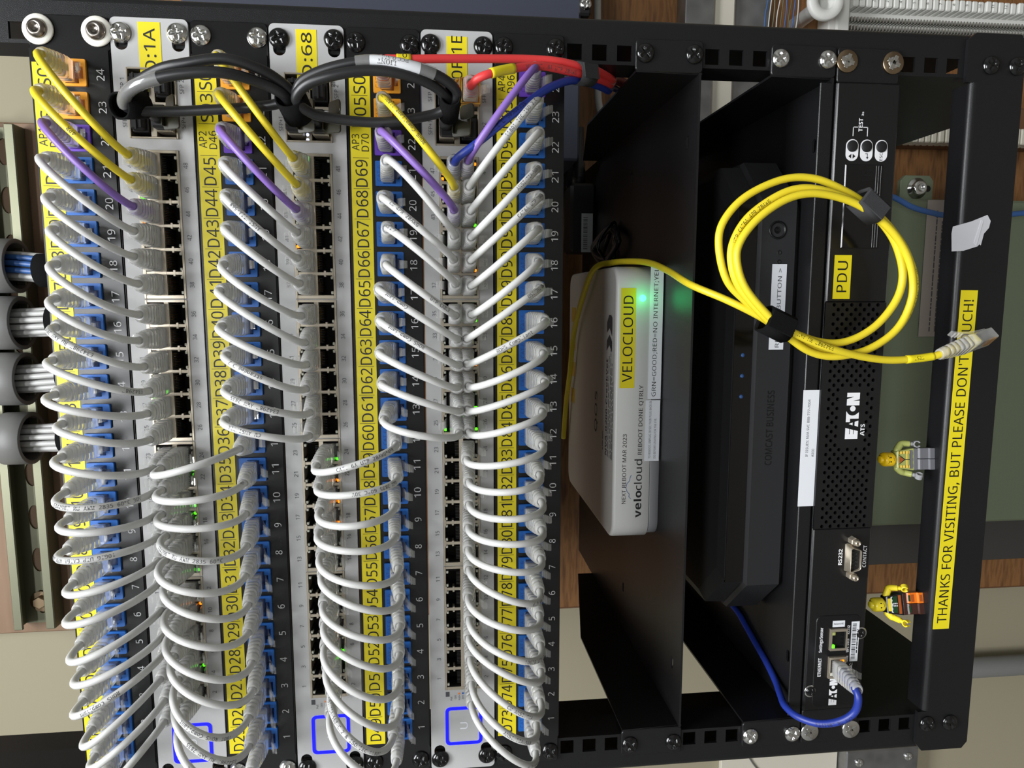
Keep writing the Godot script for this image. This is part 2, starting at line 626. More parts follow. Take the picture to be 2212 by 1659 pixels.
func backboard() -> void:
	# plywood boards screwed to the wall behind the rack
	var o := thing("backboard", "brown stained plywood backboard on the wall behind the rack", "board", at(0, 0, -385))
	part("board", MB.new().span(-303, 640, -1060, 60, 0, 15).done(), M.wood_brown, o)
	part("edge_band", MB.new().span(-304.5, -303, -1060, 60, 0, 15.4).done(), M.wood_edge, o)
	o = thing("mounting_plank", "pale wooden plank on the wall behind the grey conduits", "board", at(0, 0, -385))
	part("plank", MB.new().span(-303, 266, 60, 420, 0, 16, 1.5).done(), M.wood_pale, o)
	var sc := MB.new()
	sc.lathe([[5.5, 0], [5.5, 1], [4.5, 2.2], [0.5, 2.4]], 16, Vector3(-258, 193, 16))
	part("screw", sc.done(), M.strut_zinc, o)
	# slotted metal channel that carries the conduits
	o = thing("strut_channel", "slotted zinc strut channel running sideways behind the conduits", "strut channel", at(0, 0, -369))
	var c := MB.new()
	for x in range(-290, 260, 50):
		c.cell(x, x + 50, 207, 243, Vector2(x + 25, 225), 14, 7, 0, 2.0, 20)
	part("web", c.done(), M.strut_zinc, o)
	for y in [[203, 207, -1], [243, 247, 1]]:
		part("wall_side", MB.new().span(-290, 260, y[0], y[1], 0, 20, 0.8).done(), M.strut_zinc, o)
		part("lip", MB.new().span(-290, 260, y[0] - (0 if y[2] < 0 else 6), y[1] + (6 if y[2] < 0 else 0), 18, 21, 1.0).done(), M.strut_zinc, o)
	var bo := MB.new()
	bo.lathe([[12, 2], [12, 4]], 24, Vector3(-264, 225, 0))
	var hexa := PackedVector2Array()
	for k in 6:
		hexa.append(Vector2(-264 + 7.5 * cos(TAU * k / 6), 225 + 7.5 * sin(TAU * k / 6)))
	bo.prism(hexa, 4, 9, 0.8)
	part("bolt", bo.done(), M.zinc_gold, o)
	# four conduits coming down the wall, each with its bundle of cables
	var cx := [114.0, 55.0, -4.0, -68.0]
	var place := ["two blue cables among the white", "between the blue-striped bundle and the one below", "second from the left rail", "nearest the left rail"]
	var spot := ["around the blue and white cables", "behind jacks 16 and 17 of the top panel", "level with jack 14 of the top panel", "nearest the left rail"]
	for i in 4:
		var q := thing("conduit", "grey plastic conduit end " + spot[i], "conduit", at(cx[i], 202, -335), "grey conduits coming down the wall")
		var cm := MB.new()
		cm.smooth(1)
		cm.T = Transform3D(Basis(Vector3.RIGHT, -PI / 2))
		cm.lathe([[23.5, 1040], [23.5, 0.5], [24, 0], [27.5, 0], [28, 0.5], [28, 26], [25.5, 28], [25.5, 1040]], 36, Vector3(), false, false)
		part("pipe", cm.done(), M.conduit_grey, q)
		var b := thing("cable_bundle", "cable bundle in grey conduit with black strap, " + place[i], "cable bundle", at(cx[i], 250, -335), "cable bundles hanging from the conduits")
		var spots := []
		for rr in [[0.0, 1], [6.2, 6], [12.2, 11]]:
			for k in rr[1]:
				spots.append(Vector2(rr[0], 0).rotated(TAU * k / rr[1] + rr[0]))
		var lean := [-8.0, 4.0, 6.0, 2.0]
		for s in spots:
			var line := spline([Vector3(s.x, 0, s.y), Vector3(s.x, -45, s.y), Vector3(s.x * 1.05 + lean[i] * 0.5, -90, s.y + 2), Vector3(s.x + lean[i], -135, s.y + 4), Vector3(s.x * 1.1 + lean[i], -230, s.y - 6), Vector3(s.x * 1.1 + lean[i], -420, s.y - 12)], 5)
			var blue: bool = i == 0 and s.y > 2 and absf(s.x) < 9 and s.length() > 7
			part("cable", MB.new().smooth(1).tube(line, 3.0, 8).done(), M.cable_grey_blue if blue else M.cable_white, b)
		var st := MB.new()
		st.T = Transform3D(Basis(Vector3.RIGHT, -PI / 2), Vector3(lean[i] * 0.55, -88 + [6, -2, -8, -4][i], 2))
		st.smooth(1).lathe([[15, -13], [17.2, -12.5], [17.6, 0], [17.2, 12.5], [15, 13]], 28, Vector3(), false, false)
		part("strap", st.done(), M.velcro_black, b)
	# slate blue case on the wall at the right
	o = thing("equipment_case", "slate blue metal case on the wall behind the rack's right rail", "case", at(216, -372, -370))
	part("body", MB.new().span(0, 420, 0, 370, 0, 120, 2).done(), M.slate_blue, o)
	part("lug", MB.new().span(136, 160, -10, 3, 95, 121, 2).done(), M.black_plastic, o)
	part("lug_screw", screw_mesh(), M.steel, o, Vector3(146, -4, 121))
	part("foot_strip", MB.new().span(-14, 420, -14, -1, 0, 40, 2).done(), M.black_plastic, o)
	# white cable hanging beside it
	o = thing("wall_cable", "white cable hanging on the brown board right of the slate blue case", "cable", at(412, -410, -352))
	part("jacket", MB.new().smooth(1).tube(spline([Vector3(90, 0, 0), Vector3(0, -1, 0), Vector3(-60, -2, 0), Vector3(-118, -5, 0), Vector3(-150, -22, 0), Vector3(-190, -60, -4)], 8), 4.2, 12).done(), M.cable_white, o)
	# metal trunking across the board
	o = thing("cable_trunking", "galvanised metal trunking running sideways across the brown board", "trunking", at(0, 0, -370))
	part("cover", MB.new().span(232, 700, -541, -508, 0, 30, 1).done(), M.galvanised, o)
	part("rail", MB.new().span(232, 700, -569, -541, 0, 22, 2).done(), M.cream, o)
	part("tray", MB.new().span(232, 700, -615, -569, 0, 12, 1).done(), M.galvanised, o)
	o = thing("junction_box", "galvanised junction box with two screws low on the left of the wall", "junction box", at(-560, -818, -385))
	part("body", MB.new().span(-90, 40, -52, 52, 0, 26, 2).done(), M.galvanised, o)
	for y in [-36.0, 34.0]:
		part("screw", screw_mesh(), M.steel, o, Vector3(28 if y < 0 else 24, y, 26))
	o = thing("wall_plate", "pale grey metal sheet on the wall below the left rail", "plate", at(-560, -690, -385))
	part("sheet", MB.new().span(-120, 60, -75, 90, 0, 8, 1).done(), M.cream, o)
	part("wire", MB.new().smooth(1).tube(spline([Vector3(45, 60, 10), Vector3(20, 45, 10), Vector3(-10, 20, 10), Vector3(-60, -10, 10)], 6), 1.0, 6).done(), M.conduit_grey, o)
	# punch-down blocks and their wire posts
	for i in 2:
		var z0 := -350.0
		var q := thing("punch_block", ["white punch-down block with numbered tabs at the upper right of the photo", "cream punch-down block seen through the gap above the bottom bar"][i], "punch block", at([376.0, 262.0][i], [-690.0, -764.0][i], z0), "punch-down blocks on the brown board")
		var w: float = [46.0, 60.0][i]
		part("base", MB.new().span(-14 if i == 0 else -1, w - 12 if i == 0 else 44.0, -260, 12 if i == 0 else -4, -20, 6, 1.5).done(), M.white_plastic if i == 0 else M.wood_edge, q)
		if i == 0:
			part("end_cap", MB.new().span(-14, w - 8, -4, 12, 6, 22, 2).done(), M.white_plastic, q)
		var tabs := 30
		for k in tabs:
			part("tab", MB.new().span(w - 18 if i == 0 else -2.0, w - 6 if i == 0 else 16.0, -12.0 - k * 8.0, -5.4 - k * 8.0, 4, 25 - (k % 5) * 0.5, 1.2).done() if not K.has("tab%d" % i) else K["tab%d" % i], M.white_plastic if i == 0 else M.cream, q)
		if i == 0:
			var cl := MB.new()
			for row in 4:
				for k in 64:
					cl.span(-12 + row * 9, -7 + row * 9, -6 - k * 3.8, -4.4 - k * 3.8, 6, 17)
			var clips := part("clips", cl.done(), M.steel, q)
			clips.set_meta("kind", "stuff")
			var nl := []
			for k in 12:
				nl.append([str(k + 1), Vector3(w - 12, -12.6 - k * 16.0, 25.5), 3.0, 0.0, "Droid Sans", false, PI / 2 * 0.0])
			part("lettering", print_mesh(nl), M.ink, q)
	for i in 2:
		var q := thing("wire_post", ["large white wire spool post at the top edge of the photo", "small white wire post half hidden behind the right rail"][i], "wire post", at([398.0, 340.0][i], [-650.0, -655.0][i], -370), "white wire posts")
		var sp := MB.new()
		sp.smooth(1).lathe([[8, 0], [8, 60], [19, 62], [20, 64], [20, 68], [18.5, 70], [10, 70], [9, 68], [8.5, 40]], 32)
		part("post", sp.done(), M.white_plastic, q)
	for i in 3:
		var w := thing("jumper_wires", "thin jumper wires running past the white wire spool, " + ["left strand", "middle strand", "right strand"][i], "wires", at(420, -610 - i * 14, -345), "jumper wires by the wire post")
		for k in 3:
			part("wire", MB.new().smooth(1).tube(spline([Vector3(40, 0, k), Vector3(0, 4 - k * 3, k), Vector3(-30, 8 - k * 5, 0), Vector3(-80, 6, 0)], 5), 0.7, 6).done(), [M.cable_grey_blue, M.cable_white, M.strut_zinc][(k + i) % 3], w)
	# sage green cabinet low on the wall
	o = thing("wall_cabinet", "sage green metal cabinet on the wall behind the bottom bar", "cabinet", at(0, -738, -370))
	part("body", MB.new().span(-195, 195, -420, 0, 0, 50, 3).done(), M.sage, o)
	var tb := MB.new()
	tb.prism(pts([190, -30, 217, -30, 223, -36, 223, -66, 217, -71, 190, -71]), 35, 41, 0.6)
	var tab := part("mounting_tab", tb.done(), M.sage, o)
	var bolt := MB.new()
	bolt.smooth(1).lathe([[12, 0], [12, 1.5], [8.5, 2], [8.5, 6], [7, 8], [4, 8.4], [3.6, 5], [0.2, 5]], 26)
	part("bolt", bolt.done(), M.steel, tab, Vector3(208, -50, 41))
	part("keyhole", MB.new().lathe([[3.6, 0], [3.6, 0.4]], 16).done(), M.black_deep, tab, Vector3(208, -64, 41))
	var pa := thing("paper_notice", "printed paper notice stuck on the sage green cabinet", "notice", at(114, -812, -319.4))
	part("sheet", MB.new().span(-78, 80, -40, 16, 0, 0.3).done(), M.paper, pa)
	var ll := MB.new()
	for k in 5:
		scribble(ll, -72, 2 - k * 7.0, 0.4, [140.0, 128.0, 70.0, 60.0, 52.0][k], 2.6, 40 + k)
	part("lettering", ll.done(), M.ink_grey, pa)
	o = thing("wall_cable", "blue cable hanging in front of the sage green cabinet", "cable", at(0, 0, 0))
	part("jacket", MB.new().smooth(1).tube(spline([Vector3(205, -690, -300), Vector3(193, -730, -290), Vector3(181.7, -756, -290), Vector3(175.9, -779, -290), Vector3(173, -800, -290), Vector3(173.5, -842, -290), Vector3(176, -884, -290), Vector3(182, -930, -290), Vector3(195, -980, -295)], 8), 3.1, 12).done(), M.cable_grey_blue, o)
	o = thing("added_shade_strip", "dark grey strip added for the shade along the sage cabinet's left side", "shading", at(-229, -1000, -370))
	part("strip", MB.new().span(-32, 32, -200, 300, 0, 10, 1).done(), M.cabinet_shade, o)  # added dark strip in place of the shade band next to the cabinet
	o = thing("wall_conduit", "thin grey conduit running down the beige wall at lower right", "conduit", at(-412, -936, -362))
	var wc := MB.new()
	wc.T = Transform3D(Basis(Vector3.RIGHT, -PI / 2))
	wc.smooth(1).lathe([[13, -600], [13, 260]], 24)
	part("pipe", wc.done(), M.conduit_grey, o)
	part("joint", MB.new().span(-22, 26, -20, 20, -20, 8, 3).done(), M.conduit_grey, o, Vector3(0, 290, 0))


func screw_mesh() -> ArrayMesh:   # pan head with a cross recess, 11.5 mm across, base at z 0
	if K.has("screw"):
		return K.screw
	var mb := MB.new()
	mb.smooth(1)
	var n := 20
	var f := func(i: int, j: int) -> Vector3:
		var u := 2.0 * i / n - 1.0
		var v := 2.0 * j / n - 1.0
		var x := u * sqrt(1 - v * v / 2)
		var y := v * sqrt(1 - u * u / 2)
		var r := sqrt(x * x + y * y)
		var z := 3.4 * sqrt(maxf(0.0, 1.0 - r * r * 0.93)) + 0.1
		if r < 0.62 and (absf(i - n / 2) <= 1 or absf(j - n / 2) <= 1):
			z -= 1.9 * (1.0 - r * 0.7)
		return Vector3(x * 5.8, y * 5.8, z)
	for i in n:
		for j in n:
			mb.quad(f.call(i, j), f.call(i + 1, j), f.call(i + 1, j + 1), f.call(i, j + 1))
	mb.lathe([[5.8, -0.6], [5.8, 1.0]], 28, Vector3(), true, false)
	K.screw = mb.done()
	return K.screw


func rack() -> void:
	var o := thing("equipment_rack", "black open-frame wall rack with square-holed side rails and a bottom bar", "rack", at(0, -620, 0))
	var up := 620.0
	for s in [1, -1]:
		var mb := MB.new()
		var hx0 := 227.8
		var hx1 := 237.3
		var add := func(x0: float, x1: float, y0: float, y1: float) -> void:
			mb.span(minf(s * x0, s * x1), maxf(s * x0, s * x1), y0 + up, y1 + up, -2, 0)
		add.call(225.6, hx0, -620.0, 330.0)
		add.call(hx1, 249.5, -620.0, 330.0)
		var ys := []
		for u in range(-7, 14):
			for d in [6.35, 22.225, 38.1]:
				ys.append(-u * U - d)
		ys.sort()
		var last := -620.0
		for y in ys:
			if y - 4.75 > -618 and y < 320:
				add.call(hx0, hx1, last, y - 4.75)
				last = y + 4.75
		add.call(hx0, hx1, last, 330.0)
		# the bend to the outer side, the side plate and the inner flange
		var bend := PackedVector2Array()
		for k in 7:
			bend.append(Vector2(249.5 + 4 * sin(PI / 2 * k / 6), -4 + 4 * cos(PI / 2 * k / 6)))
		for k in 7:
			bend.append(Vector2(249.5 + 2 * sin(PI / 2 * (6 - k) / 6), -4 + 2 * cos(PI / 2 * (6 - k) / 6)))
		var rr := MB.new()
		for k in 6:
			rr.smooth(1)
			var a := bend[k]
			var b := bend[k + 1]
			rr.outq(Vector3(s * a.x, 0, a.y), Vector3(s * b.x, 0, b.y), Vector3(s * b.x, 950, b.y), Vector3(s * a.x, 950, a.y), Vector3(s * 247, 355, -6))
		rr.smooth(-1)
		rr.span(s * 251.5, s * 253.5, 0, 950, -86, -4)
		mb.span(minf(s * 225.6, s * 227.6), maxf(s * 225.6, s * 227.6), 0, 950, -24, -2)
		var rail := part("side_rail", mb.done(), M.black_powder, o)
		part("rail_side", rr.done(), M.black_powder, rail)
		# the arm that reaches back to the wall
		var arm := MB.new()
		var foot := -31.0 if s < 0 else -52.0
		arm.T = Transform3D(Basis(Vector3(0, 0, 1), Vector3(0, 1, 0), Vector3(-1, 0, 0)), Vector3(s * 227.0 + 1.0, 0, 0))
		arm.prism(pts([-2, 2, -2, 134, -368, 134, -368, foot, -60, foot, -24, 2]), 0, 2)
		part("wall_arm", arm.done(), M.black_powder, o)
	# bottom bar: a channel with a rolled upper edge
	var bar := MB.new()
	var face := pts([-252.5, 0, -252.5, 24, -247, 36, -222, 38, 222, 38, 230, 41, 249, 41, 253, 36, 253, 6, 247, 0, -243, 0, -250, 0])
	face = pts([-253, 24, -253, 4, -248, 0, 248, 0, 253, 4, 253, 36, 249, 41, 222, 41, 222, 33, -222, 33, -222, 41, -247, 41, -253, 36])
	bar.prism(face, 0.2, 3.2, 0.5)
	for k in 6:
		bar.smooth(2)
		var a := PI / 2 * k / 6
		var b := PI / 2 * (k + 1) / 6
		var A := Vector2(-0.8 + 4 * cos(a), 33 + 4 * sin(a))
		var B := Vector2(-0.8 + 4 * cos(b), 33 + 4 * sin(b))
		bar.outq(Vector3(-222, A.y, A.x), Vector3(222, A.y, A.x), Vector3(222, B.y, B.x), Vector3(-222, B.y, B.x), Vector3(0, 30, -4))
	bar.smooth(-1)
	bar.span(-222, 222, 35, 37, -14, -0.8).span(-222, 222, 0, 2, -14, 0.2)
	var bb := part("bottom_bar", bar.done(), M.black_powder, o)
	for q in [[232.8, 21.5], [232.8, 2.8], [-231.5, 30.5], [-231.5, 12.5]]:
		part("screw", screw_mesh(), M.black_screw, bb, Vector3(q[0], q[1] + 3, 3.2), Basis(Vector3.BACK, q[1]))
	var lb := part("label_strip", MB.new().T_rot(-0.006, Vector3(-36, 27.6, 0)).span(-122.0, 122.0, -6.2, 6.2, 3.2, 3.45).done(), M.label_yellow, bb)
	lb.set_meta("label", "long yellow label reading THANKS FOR VISITING, BUT PLEASE DON'T TOUCH!")
	var tx := MB.new()
	tx.T = Transform3D(Basis(Vector3.BACK, -0.006), Vector3(-36, 27.6, 0))
	text(tx, "THANKS FOR VISITING, BUT PLEASE DON'T TOUCH!", Vector3(-1, 0, 3.55), 7.2, 233)
	part("lettering", tx.done(), M.ink, lb)
	var tape := thing("tape_piece", "torn piece of clear sticky tape on the bottom bar", "tape", at(124, -588, 3.6))
	var tp := MB.new()
	tp.prism(pts([-12, 10.5, -11.5, 2, -8.5, -8, -7, -9.4, -7.8, -10.4, 0, -12, 4, -15.4, 8.5, -16.2, 12.5, -13.5, 8, -2, 4.5, 11, 0, 11.6]), 0, 0.18)
	part("film", tp.done(), M.clear_tape, tape)
	var tp2 := MB.new()
	tp2.prism(pts([-8, -7, 8.5, -10.5, 9, -9, -6, -5]), 0.2, 0.5)
	part("crease", tp2.done(), M.clear_tape, tape)


func ear_screws(o: Node3D, y1: float, y2: float, z: float, right: Material, left: Material, washer: Material = null) -> void:
	for s in [1, -1]:
		for y in [y1, y2]:
			var m: Material = right if s > 0 else left
			if washer and s > 0:
				var w := MB.new()
				w.smooth(1).lathe([[6.0, 0], [8.0, 0.2], [8.6, 0.9], [8.2, 1.6], [5.6, 1.9]], 32)
				part("washer", w.done(), washer, o, Vector3(s * 232.55, y, z))
				var sc := MB.new()
				sc.smooth(1).lathe([[5.4, 0], [5.4, 1.2], [4.0, 3.2], [2.6, 3.6], [2.4, 1.6], [0.1, 1.6]], 28)
				part("screw", sc.done(), M.bolt_grey, o, Vector3(s * 232.55, y, z + 1.6))
			else:
				part("screw", screw_mesh(), m, o, Vector3(s * 232.55 + rng.randf_range(-0.6, 0.6), y + rng.randf_range(-0.4, 0.4), z), Basis(Vector3.BACK, rng.randf() * TAU))


# ---------------------------------------------------------------- patch panels and switches
func pierce(mb: MB, outer: PackedVector2Array, holes: Array, z0: float, z1: float) -> void:   # a plate with holes, cut into strips through the hole centres
	var xs := []
	for h in holes:
		var lo := 1e9
		var hi := -1e9
		for v in h:
			lo = minf(lo, v.x)
			hi = maxf(hi, v.x)
		var c := snappedf((lo + hi) / 2, 0.01)
		if not xs.has(c):
			xs.append(c)
	xs.sort()
	xs = [-1000.0] + xs + [1000.0]
	for i in xs.size() - 1:
		var strip := pts([xs[i], -2000, xs[i + 1], -2000, xs[i + 1], 2000, xs[i], 2000])
		var pieces := Geometry2D.intersect_polygons(outer, strip)
		for h in holes:
			var next := []
			for p in pieces:
				next.append_array(Geometry2D.clip_polygons(p, h))
			pieces.assign(next)
		for p in pieces:
			if p.size() > 2:
				mb.prism(p, z0, z1)


func rect(x0: float, x1: float, y0: float, y1: float) -> PackedVector2Array:
	return pts([x0, y0, x1, y0, x1, y1, x0, y1])


const PITCH := 18.204
const PANEL_X := [-0.29, 0.63, 1.20, 1.54]
const PANEL_Y := [-23.24, -25.0, -24.41, -23.81]


func jack_at(i: int, n: int, z := 5.0) -> Vector3:   # panel 1 to 4, jack 1 to 24
	return Vector3(PANEL_X[i - 1] + (n - 12.5) * PITCH, -(2 * i - 2) * U + PANEL_Y[i - 1], z)


func port_at(s: int, port: int, z := 3.0) -> Vector3:   # switch 1 to 3, port 1 to 48; the plug sits towards the middle of its block
	var t := 23 - (port - 1) / 2
	return Vector3(167.2 - (t / 6) * 87.75 - 8.7 - 14.03 * (t % 6), -(2 * s - 1) * U + (-19.2 if port % 2 else -27.6), z)


func jack_mesh(color: String) -> ArrayMesh:
	var key := "jack_" + color
	if K.has(key):
		return K[key]
	var f := MB.new()
	pierce(f, rounded(15.0, 16.2, 0.7, 2), [pts([-6, 3.3, -6, -4.2, -3.4, -4.2, -3.4, -6.6, 3.4, -6.6, 3.4, -4.2, 6, -4.2, 6, 3.3])], -1.5, 1.6)
	f.span(-7, 7, 3.3, 7, -9, -1.5).span(-7, -6, -6.6, 3.3, -9, -1.5).span(6, 7, -6.6, 3.3, -9, -1.5).span(-7, 7, -7.5, -6.6, -9, -1.5)
	f.st.set_material(M[key])
	var a := f.done()
	var d := MB.new()
	d.span(-6, 6, -6.6, 3.3, -9, -8)
	for k in 8:
		d.span(-3.7 + k * 1.02, -3.3 + k * 1.02, 1.2, 3.2, -8, 0.4)
	d.st.set_material(M[key + "_dark"])
	d.st.generate_normals()
	d.st.commit(a)
	K[key] = a
	return a


func panels() -> void:
	var word := ["top", "second", "third", "lowest"]
	for i in range(1, 5):
		var top := -(2 * i - 2) * U
		var o := thing("patch_bay", "%s of the four black patch panels, yellow label strip above its jacks (%s)" % [word[i - 1], ["D01 to S02", "D25 to S04", "D49 to S06", "D73 to AP4"][i - 1]], "patch panel", at(0, top, 0), "black 24-jack patch panels")
		var dx: float = PANEL_X[i - 1]
		var cy: float = PANEL_Y[i - 1]
		var mb := MB.new()
		var holes := []
		for n in 24:
			holes.append(rect(dx + (n - 11.5) * PITCH - 7.45, dx + (n - 11.5) * PITCH + 7.45, cy - 8.05, cy + 8.05))
		for s in [1, -1]:
			mb.prism(PackedVector2Array(Array(rounded(20, 43.4, 2.5, 4, Vector2(s * 231.3, -22.2)))), 0, 2.2, 0.5)
		pierce(mb, rect(-222, 222, -43.6, -0.7), holes, 0, 3.4)
		mb.span(-222, 222, -44.2, -43.6, -8, 2.4).span(-222, 222, -0.7, -0.2, -8, 2.4)
		part("face_plate", mb.done(), M.black_panel, o)
		ear_screws(o, -6.35, -38.1, 2.2, [M.steel, M.steel, M.black_screw, M.black_screw][i - 1], [M.steel, M.steel, M.black_screw, M.black_screw][i - 1], M.white_washer if i == 1 else null)
		var lab := MB.new()
		lab.span(-218.5, [214.5, 213.5, 214.0, 218.5][i - 1], -14.2, -1.8, 3.4, 3.65)
		var strip := part("label_strip", lab.done(), M.label_yellow, o)
		var tx := MB.new()
		var num := []
		for n in range(1, 25):
			var x: float = dx + (n - 12.5) * PITCH
			var s := "D%02d" % ((i - 1) * 24 + n)
			var two := ""
			if i < 4 and n > 22:
				s = "S%02d" % ((i - 1) * 2 + n - 22)
			elif n == (24 if i == 4 else 22):
				two = "AP%d" % i
			if two:
				text(tx, two, Vector3(x, -4.9, 3.75), 4.4, 9.6)
				text(tx, s, Vector3(x, -10.6, 3.75), 4.4, 10.4)
			else:
				text(tx, s, Vector3(x, -8.0, 3.75), 7.1, 16.0)
			tx.span(x + 9.0, x + 9.25, -12.6, -3.0, 3.66, 3.74)
			num.append([str(n), Vector3(x - 0.5, -38.6, 3.5), 4.3, 6.6 if n > 9 else 0.0])
		part("lettering", tx.done(), M.ink, strip)
		part("port_numbers", print_mesh(num), M.print_white, o)
		for n in range(1, 25):
			var c := "blue"
			if (i < 4 and n > 22):
				c = "orange"
			elif n == (24 if i == 4 else 22):
				c = "purple"
			var j := part("jack", jack_mesh(c), null, o, Vector3(dx + (n - 12.5) * PITCH, cy, 3.4))
			if not K.has("cat6"):
				K.cat6 = print_mesh([["CAT.6", Vector3(0, 5.6, 1.66), 2.5, 9.5]])
			part("lettering", K.cat6, M["jack_%s_dark" % c], j)


func port_mesh() -> ArrayMesh:
	if K.has("port"):
		return K.port
	var f := MB.new()   # opening 11.9 x 9.8, latch notch upwards
	f.span(-6, 6, -5, 5, -11, -10).span(-6, -5.9, -5, 5, -10, 2.4).span(5.9, 6, -5, 5, -10, 2.4).span(-6, 6, 4.9, 5.0, -10, 2.4).span(-6, 6, -5.0, -4.9, -10, 2.4)
	f.span(-6, -3.6, 3.1, 5, -10, 1.6).span(3.6, 6, 3.1, 5, -10, 1.6)
	for k in 9:
		f.span(-4.4 + k * 1.02, -4.0 + k * 1.02, -4.9, -2.2, -9, 1.2)
	f.st.set_material(M.black_deep)
	var a := f.done()
	var d := MB.new()
	for k in 8:
		d.T = Transform3D(Basis(Vector3.RIGHT, 0.3), Vector3(-3.7 + k * 1.02, -3.2, -4))
		d.span(-0.2, 0.2, -0.2, 0.2, -4, 3.5)
	d.st.set_material(M.gold)
	d.st.generate_normals()
	d.st.commit(a)
	K.port = a
	return a


func block_mesh() -> ArrayMesh:   # a cage of twelve ports, 87.2 x 24.4, origin at its upper right corner
	if K.has("block"):
		return K.block
	var f := MB.new()
	f.span(-87.2, 0, -1.3, 0, -11, 3.2, 0.2).span(-87.2, 0, -24.4, -23.1, -11, 3.2, 0.2).span(-87.2, 0, -13.6, -10.8, -11, 3.0, 0.2)
	for k in 7:
		var x := -1.7 - 14.03 * k
		var w := 1.0
		if k == 0:
			f.span(x, 0, -23.1, -1.3, -11, 3.2, 0.2)
		elif k == 6:
			f.span(-87.2, x + 0.9, -23.1, -1.3, -11, 3.2, 0.2)
		else:
			f.span(x - w, x + w, -23.1, -1.3, -11, 2.9, 0.2)
			f.span(x - 2.0, x + 2.0, -1.9, -1.2, -2, 3.3).span(x - 2.0, x + 2.0, -23.2, -22.5, -2, 3.3)
			f.span(x - 1.8, x + 1.8, -6.9, -5.7, -2, 3.1).span(x - 1.8, x + 1.8, -18.7, -17.5, -2, 3.1)
	K.block = f.done()
	return K.block


func dust_plug_mesh() -> ArrayMesh:
	if K.has("dust"):
		return K.dust
	var f := MB.new()
	f.span(-6.6, 6.6, -4.6, 4.6, -4, 5, 0.6).span(-6.0, 3.0, -3.4, 3.4, 5, 11, 0.8).span(-6.6, 5, -0.6, 0.6, 11, 12, 0.3)
	K.dust = f.done()
	return K.dust


